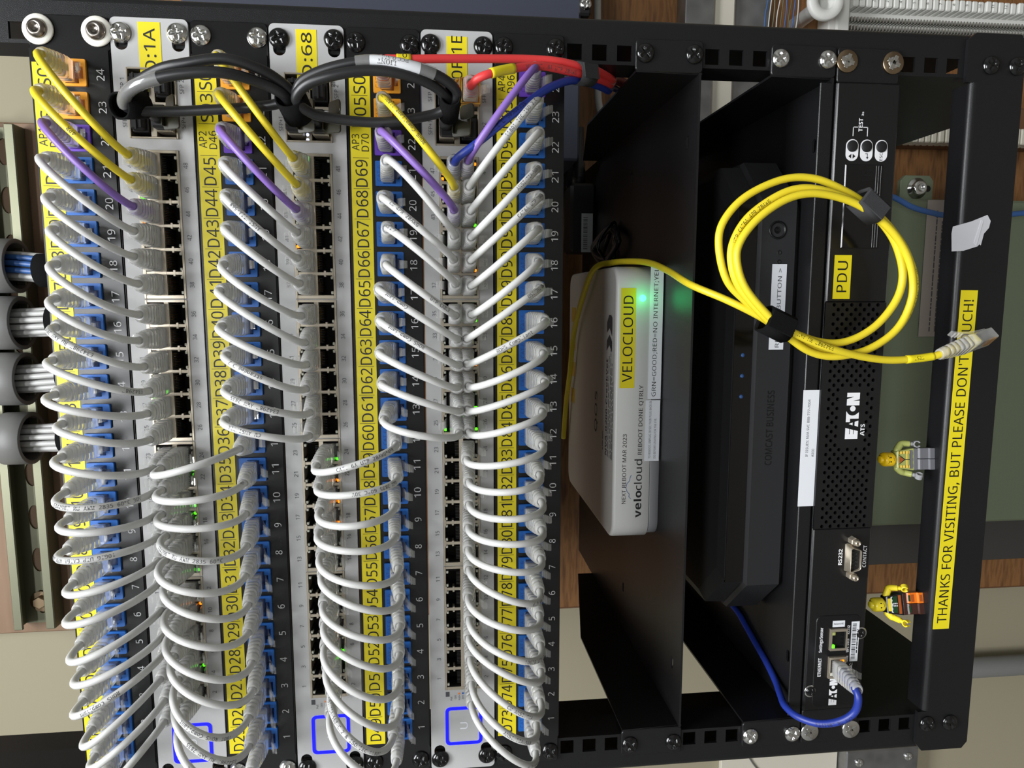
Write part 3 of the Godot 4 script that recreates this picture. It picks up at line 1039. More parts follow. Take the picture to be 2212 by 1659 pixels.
func switches() -> void:
	var lit := [   # lights seen shining: [port, which of its two, colour]
		[[45, 1, "green"], [43, 1, "amber"], [29, 1, "green"], [27, 0, "green"], [33, 0, "amber"], [22, 0, "green"], [20, 1, "green"], [18, 0, "green"], [14, 1, "green"], [10, 0, "amber"], [4, 0, "green"]],
		[[47, 0, "green"], [41, 1, "amber"], [33, 1, "green"], [31, 1, "amber"], [24, 1, "green"], [22, 1, "amber"], [20, 1, "amber"], [18, 1, "amber"], [8, 1, "amber"], [6, 1, "green"], [4, 0, "green"]],
		[[48, 1, "green"], [48, 0, "amber"], [44, 1, "green"], [41, 1, "green"], [40, 1, "amber"], [39, 1, "amber"], [36, 1, "green"], [32, 1, "amber"], [28, 1, "green"], [26, 1, "green"], [25, 1, "green"], [47, 1, "amber"]]]
	for s in range(1, 4):
		var top := -(2 * s - 1) * U
		var o := thing("network_switch", ["upper silver network switch with yellow tag ending D:1A", "middle silver network switch with yellow tag ending D:68", "lowest silver network switch with yellow tag reading 0F:1E"][s - 1], "network switch", at(0, top, 0), "silver 48-port switches")
		var mb := MB.new()
		var holes := []
		for y in [-6.35, -38.1]:
			for sg in [1, -1]:
				holes.append(rounded(13, 7.4, 3.6, 4, Vector2(sg * 229.6, y)))
		for b in 4:
			holes.append(rect(167.3 - b * 87.75 - 87.4, 167.3 - b * 87.75, -35.0, -10.4))
		holes.append(rect(173.6, 213.4, -35.6, -8.2))
		pierce(mb, rounded(482.4, 43.3, 3.2, 5, Vector2(0, -22.2)), holes, 0, 2.6)
		part("face_plate", mb.done(), M.silver_face, o)
		var bx := MB.new()
		bx.span(-220, 220, -43.6, -0.8, -210, -12).span(-220, 220, -43.6, -43.2, -12, 0).span(-220, 220, -1.2, -0.8, -12, 0)
		part("body", bx.done(), M.black_satin, o)
		ear_screws(o, -6.35, -38.1, 2.6, [M.steel, M.black_screw, M.black_screw][s - 1], M.black_screw)
		for b in 4:
			var x0 := 167.2 - b * 87.75
			var blk := part("port_block", block_mesh(), M.cage_metal, o, Vector3(x0, -10.5, 0))
			for row in 2:
				for c in 6:
					var port := 48 - (b * 6 + c) * 2 - (1 - row)
					var pc := Vector3(-8.7 - 14.03 * c, -6.0 if row == 0 else -18.4, 0)
					part("port", port_mesh(), null, blk, pc, Basis() if row == 0 else Basis(Vector3.BACK, PI))
					if not K.has("led"):
						K.led = MB.new().span(-0.9, 0.9, -0.8, 0.8, -1, 2.6, 0.3).done()
					for k in 2:
						var m: Material = M.led_off
						for l in lit[s - 1]:
							if l[0] == port and l[1] == k:
								m = M["led_" + l[2]]
						part("led", K.led, m, blk, pc + Vector3((-4.6 if k else 4.6), 3.8 if row == 0 else -3.8, 0))
		# small print: port numbers, slots, legend
		var lines := []
		for port in range(1, 49):
			var p := port_at(s, port)
			lines.append([str(port), Vector3(p.x, -6.6 if port % 2 else -38.4, 2.7), 2.5, 3.4 if port > 9 else 0.0])
		for q in [["SFP 1", 203.5, -5.6], ["SFP+1", 184.0, -5.6], ["SFP 2", 203.5, -38.6], ["SFP+2", 184.0, -38.6], ["RESET", 211, -31.5]]:
			if q[0] != "RESET":
				lines.append([q[0], Vector3(q[1], q[2], 2.7), 2.4, 8.0])
		lines.append(["RESET", Vector3(210.5, -30.6 if s == 3 else -36.9, 2.7), 2.2, 8.0])
		for q in [["PoE", -189.5, -14.6], ["OFF", -188.5, -17.4], ["PoE+", -189, -20.0], ["24V", -189, -22.4]]:
			lines.append([q[0], Vector3(q[1], q[2], 2.7), 1.3])
		part("lettering", print_mesh(lines), M.ink_grey, o)
		for x in [203.5, 184.0]:
			pass
		part("legend_mark", MB.new().span(-188, -184.6, -13.4, -10.8, 2.6, 2.7).done(), M.ink_grey, o)
		part("legend_dot", MB.new().span(-186.8, -185.6, -20.6, -19.4, 2.6, 2.72).done(), M.toy_orange, o)
		part("legend_dot", MB.new().span(-186.8, -185.6, -23.0, -21.8, 2.6, 2.72).done(), M.jack_blue, o)
		# lit square ring
		var rg := MB.new()
		pierce(rg, rounded(27.6, 25.0, 3.2, 5, Vector2(-209.7, -22.9)), [rounded(23.4, 20.8, 1.6, 5, Vector2(-209.7, -22.9))], 2.5, 2.95)
		var ring := part("light_ring", rg.done(), M.led_blue, o)
		ring.set_meta("label", "square ring glowing blue")
		var lg := MB.new()
		text(lg, "U", Vector3(-209.7, -22.9, 2.7), 5.0, 5.0)
		part("logo", lg.done(), M.label_white, o)
		# slots for transceivers: metal cage, plugs
		var cg := MB.new()
		cg.span(173.6, 213.4, -9.2, -8.2, -30, 4, 0.2).span(173.6, 213.4, -35.6, -34.6, -30, 4, 0.2).span(173.6, 174.6, -34.6, -9.2, -30, 4, 0.2).span(212.4, 213.4, -34.6, -9.2, -30, 4, 0.2)
		cg.span(174.6, 212.4, -23.6, -20.2, -30, 3.4, 0.2).span(192.4, 194.4, -34.6, -9.2, -30, 3.4, 0.2).span(174, 213, -35, -9, -31, -30)
		var cage := part("slot_cage", cg.done(), M.cage_metal, o)
		part("indicator", MB.new().prism(pts([202.0, -22.8, 205.0, -22.8, 203.5, -21.0]), 3.4, 3.5).done(), M.ink, cage)
		for l in ([[183.0, 0.8], [186.0, 0.8]] if s == 2 else ([[187.5, -0.5]] if s == 3 else [])):
			part("led", MB.new().smooth(1).lathe([[0.95, 3.2], [0.95, 3.6], [0.5, 3.8]], 12, Vector3(l[0] - 8.0 if s == 2 else l[0], -21.9 + l[1], 0)).done(), M.led_white if s == 2 else M.led_blue, cage)
		if s == 3:
			part("led", MB.new().span(196, 198.6, -23, -20.8, 3.3, 3.8, 0.2).done(), M.led_green, cage)
		var plugs: Array = [[[203.4, -15.0], [203.4, -29.2], [183.4, -15.0]], [[203.4, -15.0], [203.4, -29.2]], [[203.4, -15.0], [183.4, -29.2]]][s - 1]
		for q in plugs:
			part("dust_plug", dust_plug_mesh(), M.black_plastic, o, Vector3(q[0], q[1], 0))
		# yellow tag on the right ear
		var tagx: float = [[200.0, 238.9], [204.0, 238.3], [190.0, 237.7]][s - 1][0]
		var tage: float = [238.9, 238.3, 237.7][s - 1]
		var tl := part("label", MB.new().span(tagx, tage, -28.0 if s == 2 else -28.4 + (s - 1) * 0.0, -16.0, 2.6, 2.8).done(), M.label_yellow, o)
		var tt := MB.new()
		text(tt, ["D:1A", "D:68", "0F:1E"][s - 1], Vector3([223.5, 224.0, 225.5][s - 1], -22.1, 2.9), [6.4, 6.0, 6.4][s - 1], [24.0, 25.0, 25.0][s - 1])
		part("lettering", tt.done(), M.ink, tl)


# ---------------------------------------------------------------- shelves and what stands on them
func shelf(called_label: String, top: float, lip: bool) -> Node3D:
	var o := thing("rack_shelf", called_label, "shelf", at(0, top - U, 0), "black one-unit shelves")
	for s in [1, -1]:
		part("ear", MB.new().prism(rounded(19.5, 43.6, 2.5, 4, Vector2(s * 231.5, 22.2)), 0, 2, 0.5).done(), M.black_powder, o)
		var side := MB.new()
		var out := pts([0, 0, 2, 43.6, -135, 45, -277, 18.5, -277, 0])
		side.T = Transform3D(Basis(Vector3(0, 0, 1), Vector3(0, 1, 0), Vector3(-1, 0, 0)), Vector3(s * 222 + 0.75, 0, 0))
		side.prism(out, 0, 1.5)
		part("side_wall", side.done(), M.black_powder, o)
		part("screw", screw_mesh(), M.steel if lip else M.black_screw, o, Vector3(s * 232.5, 38.1, 2), Basis(Vector3.BACK, 0.7 * s))
		part("screw", screw_mesh(), M.steel if lip else M.black_screw, o, Vector3(s * 232.8, 6.35, 2), Basis(Vector3.BACK, 0.2 - s))
	var pl := MB.new()
	pl.T = Transform3D(Basis(Vector3(1, 0, 0), Vector3(0, 0, -1), Vector3(0, 1, 0)), Vector3())   # drawn in x and depth
	var holes := []
	for s in [1, -1]:
		holes.append(rounded(9, 4.4, 2.1, 4, Vector2(s * 183, 16)))
		holes.append(rounded(9, 4.4, 2.1, 4, Vector2(s * 183, 150)))
	pierce(pl, rect(-222, 222, -2, 277), holes, 1.2, 2.6)
	pl.span(-222, 222, 277, 350, 1.2, 2.6)
	part("plate", pl.done(), M.black_powder, o)
	if lip:
		part("lip", MB.new().span(-219, 219, 1.2, 10.4, 0.6, 2.2, 0.5).done(), M.black_powder, o)
	return o


func shelves() -> void:
	shelf("upper black rack shelf, holding the white box", -8 * U, false)
	var s2 := shelf("lower black rack shelf with silver screws, holding the black modem", -10 * U, true)
	var l2 := part("label_strip", MB.new().span(-63, 18.5, -0.2, 11.2, 2.2, 2.45).done(), M.label_white, s2)
	l2.set_meta("label", "white label reading IF ISSUES: NVA SVC 888-777-7004 #200")
	part("lettering", print_mesh([["IF ISSUES: NVA SVC 888-777-7004", Vector3(-28, 6.8, 2.55), 1.7, 40.0, "Droid Sans", true], ["#200", Vector3(-28, 2.4, 2.55), 1.7, 5.5, "Droid Sans", true]]), M.ink_grey, l2)
	white_box()
	power_brick()
	modem()


func slab(mb: MB, w: float, d: float, y0: float, y1: float, r: float, soft: float) -> void:   # a rounded slab standing on y0, its front face at z 0
	mb.T = Transform3D(Basis(Vector3(1, 0, 0), Vector3(0, 0, -1), Vector3(0, 1, 0)), Vector3())
	mb.smooth(1)
	var rings := [ring3(rounded(w, d, r, 8, Vector2(0, d / 2)), y0)]
	rings.append(ring3(rounded(w, d, r, 8, Vector2(0, d / 2)), y1 - soft))
	for k in range(1, 6):
		var a := PI / 2 * k / 5
		var inset := soft * (1 - cos(a))
		rings.append(ring3(rounded(w - 2 * inset, d - 2 * inset, maxf(r - inset, 1), 8, Vector2(0, d / 2)), y1 - soft + soft * sin(a)))
	mb.loft(rings, true, false)
	mb.smooth(-1)
	mb.fan(rings[-1], false)
	mb.T = Transform3D()


func white_box() -> void:
	var o := thing("gateway_box", "white rounded network box covered with labels on the upper shelf", "network box", at(0, -9 * U + 2.7, -55))
	var b := MB.new()
	slab(b, 208, 182, 8.0, 36.0, 14, 2.5)
	part("cover", b.done(), M.appliance_white, o)
	b = MB.new()
	slab(b, 205, 178, 0.0, 7.4, 13, 1.0)
	part("base", b.done(), M.appliance_grey, o, Vector3(0, 0, -1.5))
	var y0 := 2.7
	var lab := part("label_strip", MB.new().span(14, 88, 21.2, 32.6, -0.05, 0.25).done(), M.label_yellow, o)
	lab.set_meta("label", "yellow label reading VELOCLOUD")
	part("lettering", print_mesh([["VELOCLOUD", Vector3(50.5, 26.9, 0.35), 7.4, 64]]), M.ink, lab)
	part("lettering", print_mesh([["NEXT REBOOT MAR 2023", Vector3(-75, 27.6, 0.2), 3.0, 54, "Droid Sans", true], ["REBOOT DONE QTRLY", Vector3(-37, 15.8, 0.2), 3.0, 53, "Droid Sans", true]]), M.ink, o)
	part("logo", print_mesh([["velo", Vector3(-86, 16.6, 0.2), 5.6, 21, "Droid Sans!", true], ["cloud", Vector3(-64.5, 16.6, 0.2), 5.6, 24, "Droid Sans", true]]), M.ink, o)
	var arc := PackedVector3Array()
	for q in [[-71, 22.2], [-69.5, 23.6], [-67.4, 23.2], [-65.6, 25.0], [-62.4, 26.0], [-59.2, 25.2], [-57.0, 23.2], [-54.6, 22.9], [-52.6, 22.0]]:
		arc.append(Vector3(q[0], q[1], 0.15))
	part("logo_cloud", MB.new().tube(arc, 0.22, 5).done(), M.cable_grey_blue, o)
	var wl := part("label_strip", MB.new().span(5.5, 104.6, 0.8, 10.6, 0.0, 0.3).done(), M.label_white, o)
	wl.set_meta("label", "white label reading GRN=GOOD; RED=NO INTERNET; YEL")
	part("lettering", print_mesh([["GRN=GOOD;RED=NO INTERNET;YEL", Vector3(7.5, 6.3, 0.4), 3.1, 95, "Droid Sans", true]]), M.ink, wl)
	wl = part("label_strip", MB.new().span(-42, 4.6, 1.0, 12.0, 0.0, 0.3).done(), M.label_white, o)
	wl.set_meta("label", "white label telling how to reboot")
	part("lettering", print_mesh([["TO REBOOT, UNPLUG 30 SEC THEN PLUG BACK IN", Vector3(-40, 8.4, 0.4), 1.7, 44, "Droid Sans", true], ["DO BEFORE LEAVING FOR THE EVE.", Vector3(-40, 4.4, 0.4), 1.7, 31, "Droid Sans", true]]), M.ink_grey, wl)
	# printed notice on the top of the cover and its arrow mark
	var tp := MB.new()
	tp.T = Transform3D(Basis(Vector3(1, 0, 0), Vector3(0, 0, -1), Vector3(0, 1, 0)), Vector3(0, 36.0, 0))
	text(tp, "QOS", Vector3(-30, 60, 0.2), 9, 34, "Droid Sans", true)
	text(tp, "NVA-0200-CreekVet", Vector3(-42, 24, 0.2), 5, 76, "Droid Sans!", true)
	for k in 5:
		scribble(tp, [-40, -42, -42, -42, -42][k], [34, 17, 12, 8, 4.6][k], 0.2, [16, 80, 92, 74, 60][k], 2.2, 60 + k)
	tp.flat(pts([40, 10, 48, 10, 53, 18, 48, 26, 40, 26, 45, 18]), 0.2)
	tp.flat(pts([52, 10, 66, 10, 68, 14, 68, 20, 62, 26, 54, 26, 58, 18]), 0.2)
	part("print", tp.done(), M.ink_grey, o)
	var gl := MB.new()
	gl.T = Transform3D(Basis(Vector3(1, 0, 0), Vector3(0, 0, -1), Vector3(0, 1, 0)), Vector3(0, 36.0, 0))
	for k in 4:
		gl.span(-20 + k * 26, -6 + k * 26, 150, 168, 0, 0.3)
	part("tape_square", gl.done(), M.toy_strap, o)
	var led := part("status_light", MB.new().smooth(1).lathe([[2.5, -0.4], [2.5, 0.3], [1.6, 0.8], [0.2, 1.0]], 20, Vector3(80.6, 16.2, 0)).done(), M.led_teal, o)
	led.set_meta("label", "glowing green status light")
	var om := OmniLight3D.new()
	om.name = "status_glow"
	om.light_color = Color(0.2, 1.0, 0.55)
	om.light_energy = 0.00016
	om.light_size = 0.004
	om.omni_range = 1.0
	om.omni_attenuation = 2.0
	om.shadow_enabled = true
	add_child(om)
	om.position = o.position + Vector3(80.6, 14.5, 6.0) * MM


func power_brick() -> void:
	var o := thing("power_adapter", "black power adapter with a barcode sticker at the back of the upper shelf", "power adapter", at(165, -9 * U + 2.7, -303))
	part("case", MB.new().span(-36, 35, 0, 27, -20, 20, 3).done(), M.black_plastic, o)
	var st := part("sticker", MB.new().span(-36, 4, 3.5, 15.5, 20, 20.3).done(), M.label_white, o)
	var bars := MB.new()
	for k in 40:
		if (k * 7) % 5 < 3:
			bars.span(-33 + k * 0.85, -32.6 + k * 0.85 + (k % 3) * 0.1, 9, 13.5, 20.3, 20.4)
	part("barcode", bars.done(), M.ink_grey, st)
	var cl := MB.new()
	cl.smooth(1).lathe([[7, 0], [7.5, 10], [6.5, 12], [7.2, 16], [6.2, 19], [6.8, 23], [5.6, 26], [5, 60]], 18)
	part("cord_grip", cl.done(), M.black_rubber, o, Vector3(35, 15, 0), Basis(Vector3.UP, PI / 2))
	o = thing("power_lead", "bunched black power cord between the adapter and the white box", "cord", at(0, -9 * U + 2.7, 0))
	var p := []
	for k in 9:
		var a := k * PI * 0.5
		p.append(Vector3(128 + 15 * cos(a) + (k % 3) * 2, 5.5 + (k % 4) * 3.0, -190 + 34 * sin(a) - k))
	p.append(Vector3(118, 6, -240))
	p.append(Vector3(112, 6, -275))
	part("jacket", MB.new().smooth(1).tube(spline(p, 8), 2.5, 8).done(), M.black_rubber, o)
	part("wire_tie", MB.new().smooth(1).tube(spline([Vector3(108, 3, -190), Vector3(128, 20, -186), Vector3(150, 4, -190), Vector3(128, 3, -194), Vector3(108, 3, -190)], 6), 1.6, 6).done(), M.black_gloss, o)


func modem() -> void:
	var o := thing("modem", "black faceted modem with a white restart label on the lower shelf", "modem", at(20, -11 * U + 2.7, -27))
	var top := MB.new()
	# plan outlines in x and depth, one per height; the corners are cut off
	var plan := func(inx: float, front: float) -> PackedVector2Array:
		return pts([-152 + inx, front, 128 - inx, front, 160 - inx, front + 34, 160 - inx, 200, -184 + inx, 200, -184 + inx, front + 34])
	var lay := func(p: PackedVector2Array, y: float) -> PackedVector3Array:
		var r := PackedVector3Array()
		for v in p:
			r.append(Vector3(v.x, y, -v.y))
		return r
	top.loft([lay.call(plan.call(6.0, 4.0), 0.0), lay.call(plan.call(0.0, 0.0), 4.0), lay.call(plan.call(0.0, 0.0), 29.0), lay.call(plan.call(1.5, 3.0), 30.8)])
	part("front_shell", top.done(), M.modem_black, o)
	var gl := MB.new()
	gl.loft([lay.call(plan.call(3.0, 3.4), 30.5), lay.call(plan.call(3.5, 4.0), 45.0), lay.call(plan.call(10.0, 14.0), 47.0)])
	part("rear_shell", gl.done(), M.modem_black, o)
	var st := MB.new()
	st.span(-150, 126, 31.0, 44.6, -5, -2.9)
	part("light_strip", st.done(), M.black_gloss, o)
	for k in 3:
		part("lens", MB.new().smooth(1).lathe([[1.5, 0], [1.4, 0.5], [0.5, 0.8]], 14).done(), M.cable_grey_blue, o, Vector3(20 - [0, 15, 30, 47, -28][k], 38, -3.0))
	var bt := MB.new()
	bt.smooth(1).lathe([[6.4, -1], [6.4, 0.5], [5.6, 0.9], [5.0, 0.3], [4.8, -0.2], [0.2, 0]], 32)
	part("button", bt.done(), M.black_satin, o, Vector3(108, 17.5, 0.1))
	part("button_mark", MB.new().span(-0.3, 0.3, -1.6, 1.6, 0.1, 0.3).span(0.3, 1.4, 1.2, 1.6, 0.1, 0.3).done(), M.black_deep, o, Vector3(108, 17.5, 0.1))
	for x in [86.0, 92.5]:
		part("reset_hole", MB.new().smooth(1).lathe([[1.6, -0.5], [1.6, 0.3], [1.0, 0.35], [0.9, -0.3]], 16).done(), M.black_deep, o, Vector3(x, 15.6, 0))
	var lb := part("label_strip", MB.new().span(24, 84.5, 9.5, 20.2, 0.0, 0.3).done(), M.label_white, o)
	lb.set_meta("label", "white label reading RESTART BUTTON >")
	part("lettering", print_mesh([["RESTART BUTTON >", Vector3(53.6, 14.4, 0.4), 2.9, 56]]), M.ink_grey, lb)
	part("raised_lettering", print_mesh([["COMCAST BUSINESS", Vector3(-33, 17, 0.3), 5.0, 55]]), M.ink, o)


func logo_letters(mb: MB, x0: float, y0: float, h: float, z: float) -> void:   # the block letters with a dot for their O
	var put := func(a: Array) -> void:
		var p := PackedVector2Array()
		for i in range(0, a.size(), 2):
			p.append(Vector2(x0 + a[i] * h, y0 + a[i + 1] * h))
		mb.prism(p, z, z + 0.12)
	put.call([0, 0, 0.60, 0, 0.675, 0.31, 0.36, 0.31, 0.36, 0.37, 0.69, 0.37, 0.755, 0.63, 0.36, 0.63, 0.36, 0.69, 0.77, 0.69, 0.85, 1, 0, 1])
	put.call([0.92, 0, 1.39, 0, 1.31, 0.28, 1.02, 0.28])
	put.call([1.04, 0.45, 1.26, 0.45, 1.15, 0.76])
	var t := [1.30, 1.0, 1.30, 0.68, 1.55, 0.68, 1.55, 0.0, 2.03, 0.0]
	for k in range(1, 9):
		var a := deg_to_rad(236.0 - k * 12.4)
		t.append_array([2.32 + 0.53 * cos(a), 0.5 + 0.53 * sin(a)])
	t.append_array([2.12, 1.0])
	put.call(t)
	var o := []
	for k in 20:
		o.append_array([2.32 + 0.215 * cos(TAU * k / 20), 0.5 + 0.215 * sin(TAU * k / 20)])
	put.call(o)
	put.call([2.57, 0, 2.92, 0, 2.90, 0.53, 3.03, 0, 3.53, 0, 3.53, 1, 3.20, 1, 3.22, 0.45, 3.05, 1, 2.57, 1])


func scribble(mb: MB, x: float, y: float, z: float, w: float, h: float, seed_: int) -> void:   # a line of print too small to read
	var r := RandomNumberGenerator.new()
	r.seed = seed_
	var u := 0.0
	while u < w:
		var l := r.randf_range(0.8, 3.2) * h
		mb.flat(rect(x + u, x + minf(u + l, w), y, y + h * 0.62), z)
		u += l + h * r.randf_range(0.3, 0.6)


func transfer_switch() -> void:
	var o := thing("transfer_switch", "black perforated power transfer switch with yellow PDU label above the bottom bar", "power switch", at(0, -11 * U, 0))
	for s in [1, -1]:
		var x0 := -241.0 if s < 0 else 219.2
		var x1 := -215.0 if s < 0 else 241.0
		part("ear", MB.new().prism(rounded(x1 - x0, 42.6, 2.0, 4, Vector2((x0 + x1) / 2, -22.0)), 0, 2.0, 0.5).done(), M.black_powder, o)
		for y in [-6.35, -38.1]:
			if s > 0:
				part("washer", MB.new().smooth(1).lathe([[7.2, 0], [7.2, 0.8], [6.8, 1.2], [2, 1.3]], 30).done(), M.zinc_gold, o, Vector3(232.3, y - 0.4, 2.0))
				var w := MB.new()
				w.smooth(1).lathe([[3.8, 0], [3.6, 0.3], [0.2, 0.5]], 20)
				for a in [0.0, PI / 2]:
					w.T = Transform3D(Basis(Vector3.BACK, a + 0.3 * y), Vector3())
					w.smooth(-1)
					w.span(-4.6, 4.6, -1.3, 1.3, 0, 0.6, 0.2)
				part("screw", w.done(), M.steel, o, Vector3(232.3, y - 0.4, 3.3))
			else:
				part("washer", MB.new().smooth(1).lathe([[6.8, 0], [6.8, 0.9], [6.2, 1.3], [2, 1.4]], 30).done(), M.steel, o, Vector3(-232.2, y - 0.4, 2.0))
				var w := MB.new()
				for a in [0.0, PI / 2]:
					w.T = Transform3D(Basis(Vector3.BACK, a + 0.5), Vector3())
					w.span(-4.0, 4.0, -1.0, 1.0, 0, 0.5, 0.15)
				part("screw", w.done(), M.steel, o, Vector3(-232.2, y - 0.4, 3.3))
	# body: a closed box with a pierced front
	var b := MB.new()
	b.span(-215, 219, -1.4, -0.4, -210, 2.6, 0.4).span(-215, 219, -43.6, -42.6, -210, 2.6, 0.4).span(-215, -213.5, -42.6, -1.4, -210, 2.6).span(217.5, 219, -42.6, -1.4, -210, 2.6).span(-215, 219, -43, -1, -212, -210)
	part("body", b.done(), M.black_powder, o)
	var f := MB.new()
	f.span(77.7, 219, -43.6, -0.4, 2.4, 4, 0.9)
	f.span(-215, -79.2, -43.6, -0.4, 2.4, 4, 0.9)
	f.span(-79.2, 77.7, -3.2, -0.4, 2.4, 4).span(-79.2, 77.7, -43.6, -40.8, 2.4, 4)
	for r in 49:
		var x := 77.7 - 3.2 * (r + 0.5)
		var y := -3.2
		var first := -6.4 if r % 2 == 0 else -9.5
		for k in 6 - (r % 2):
			var c := first - 6.25 * k
			if x > -22 and x < 21 and c < -14 and c > (-34 if r % 2 == 0 else -31):
				continue
			if c + 3.0 < y - 0.01:
				f.span(x - 1.6, x + 1.6, c + 3.0, y, 2.4, 4)
			f.cell(x - 1.6, x + 1.6, c - 3.0, c + 3.0, Vector2(x, c), 1.3, 1.3, 2.4, 4, 8)
			y = c - 3.0
		f.span(x - 1.6, x + 1.6, -40.8, y, 2.4, 4)
	part("front_plate", f.done(), M.black_panel, o)
	var lab := part("label_strip", MB.new().span(80, 109, -16.8, -4.8, 4, 4.25).done(), M.label_yellow, o)
	lab.set_meta("label", "yellow label reading PDU")
	part("lettering", print_mesh([["PDU", Vector3(94.8, -10.6, 4.35), 7.0, 20.5]]), M.ink, lab)
	# display with its reflecting ribs
	var d := MB.new()
	d.span(113.4, 167.6, -34.8, -8.4, 3.0, 4.5, 0.4)
	var dp := part("display", d.done(), M.black_gloss, o)
	var rb := MB.new()
	for y in [-30.0, -31.6, -33.4]:
		rb.span(114, 167, y - 0.25, y + 0.25, 4.5, 4.9, 0.2)
	rb.span(114, 167, -9.2, -8.8, 4.5, 4.8, 0.15)
	part("display_rib", rb.done(), M.black_gloss, dp)
	part("digits", print_mesh([["16", Vector3(160, -24, 4.6), 8.5, 9.0]]), M.black_powder, dp)
	# buttons
	for k in 3:
		var y: float = [-12.6, -22.6, -32.9][k]
		var pl := part("button_plate", MB.new().prism(rounded(13.8, 8.6, 4.2, 7, Vector2(176.6, y)), 4, 4.2).done(), M.print_white, o)
		part("button", MB.new().smooth(1).lathe([[3.7, 4], [3.7, 4.6], [3.3, 5.0], [0.2, 5.1]], 26, Vector3(179.1, y, 0)).done(), M.black_plastic, pl)
		var mk := MB.new()
		if k == 0:
			mk.flat(pts([171.2, y - 0.5, 174.2, y - 0.5, 172.7, y - 2.4]), 4.3)
			mk.flat(pts([171.2, y + 0.5, 174.2, y + 0.5, 172.7, y + 2.4]), 4.3)
		elif k == 1:
			mk.flat(rect(172.2, 174.6, y - 0.9, y - 0.5), 4.3)
			mk.flat(rect(174.2, 174.6, y - 0.9, y + 0.8), 4.3)
			mk.flat(pts([171.0, y - 0.7, 172.4, y + 0.2, 172.4, y - 1.6]), 4.3)
		else:
			text(mk, "ESC", Vector3(172.8, y, 4.3), 2.0, 5.0)
		part("marking", mk.done(), M.ink, pl)
	var ts := MB.new()
	text(ts, "TEST", Vector3(192.6, -17.6, 4.1), 2.7, 8.4, "Droid Sans!")
	text(ts, "3s", Vector3(199.6, -18.6, 4.1), 1.3, 2.6, "Droid Sans!")
	for q in [[185.5, 191.4, -12.9, -12.4], [190.9, 191.4, -15.8, -12.4], [185.5, 191.4, -22.8, -22.3], [190.9, 191.4, -22.8, -19.4]]:
		ts.flat(rect(q[0], q[1], q[2], q[3]), 4.1)
	logo_letters(ts, -15.7, -28.6, 9.1, 4.0)
	text(ts, "ATS", Vector3(-9.5, -32.0, 4.1), 3.0, 8.2, "Droid Sans!")
	text(ts, "RS232", Vector3(-100.2, -21.4, 4.1), 2.7, 11.6, "Droid Sans!")
	text(ts, "CONTACT", Vector3(-100.4, -39.6, 4.1), 2.6, 16.0, "Droid Sans!")
	part("lettering", ts.done(), M.print_white, o)
	# nine-pin connector
	var sh := MB.new()
	var tr := pts([-8.6, 3.9, -9.2, 2.6, -7.6, -3.2, -6.6, -4.1, 6.6, -4.1, 7.6, -3.2, 9.2, 2.6, 8.6, 3.9])
	var rings := []
	for q in [[1.12, 0.0], [1.08, 2.0], [1.0, 3.2], [0.98, 7.0], [0.94, 7.4], [0.90, 7.0], [0.90, 5.0]]:
		var s := PackedVector2Array()
		for v in tr:
			s.append(v * q[0])
		if Geometry2D.is_polygon_clockwise(s):
			s.reverse()
		rings.append(ring3(s, q[1]))
	sh.smooth(1).loft(rings, false, false)
	var db := part("serial_port", sh.done(), M.cage_metal, o, Vector3(-100.5, -29.0, 3.6))
	var face := MB.new()
	face.prism(pts([-7.6, 3.3, -6.6, -3.5, 6.6, -3.5, 7.6, 3.3]), 0, 5.4)
	part("insert", face.done(), M.black_deep, db)
	var holes := MB.new()
	for k in 5:
		holes.smooth(1).lathe([[0.9, 5.4], [0.8, 5.8], [0.4, 5.8]], 10, Vector3(-5.4 + 2.7 * k, 1.4, 0))
	for k in 4:
		holes.smooth(1).lathe([[0.9, 5.4], [0.8, 5.8], [0.4, 5.8]], 10, Vector3(-4.05 + 2.7 * k, -1.4, 0))
	part("pin_socket", holes.done(), M.black_plastic, db)
	for x in [12.6, -12.6]:
		var hx := PackedVector2Array()
		for k in 6:
			hx.append(Vector2(3.0 * cos(TAU * k / 6), 3.0 * sin(TAU * k / 6)))
		var st := MB.new()
		st.prism(hx, 0, 5.4, 0.4)
		st.smooth(1).lathe([[2.2, 5.4], [2.2, 8.2], [1.6, 9.0], [1.2, 9.0], [1.2, 6.0]], 16)
		part("standoff", st.done(), M.cage_metal, db, Vector3(x, 0, 0))
	# network card
	var card := part("network_card", MB.new().prism(rounded(69, 33, 4, 5, Vector2(-177.6, -22.6)), 3.6, 4.6, 0.4).done(), M.black_satin, o)
	var ct := MB.new()
	text(ct, "Settings/Sensor", Vector3(-161.0, -10.2, 4.7), 2.3, 18.6, "Droid Sans!")
	text(ct, "ETHERNET", Vector3(-181.5, -10.2, 4.7), 2.5, 14.0, "Droid Sans!")
	text(ct, "UPS Data", Vector3(-166.0, -30.6, 4.7), 1.9, 10.0, "Droid Sans!")
	text(ct, "RS232", Vector3(-154.2, -30.6, 4.7), 1.9, 6.6, "Droid Sans!")
	text(ct, "100M", Vector3(-176.5, -30.6, 4.7), 1.8, 5.2, "Droid Sans!")
	text(ct, "MAC:", Vector3(-182.4, -34.0, 4.7), 2.2, 6.0, "Droid Sans!")
	logo_letters(ct, -212.0 + 1.0, -24.6, 5.9, 4.6)
	part("lettering", ct.done(), M.print_white, card)
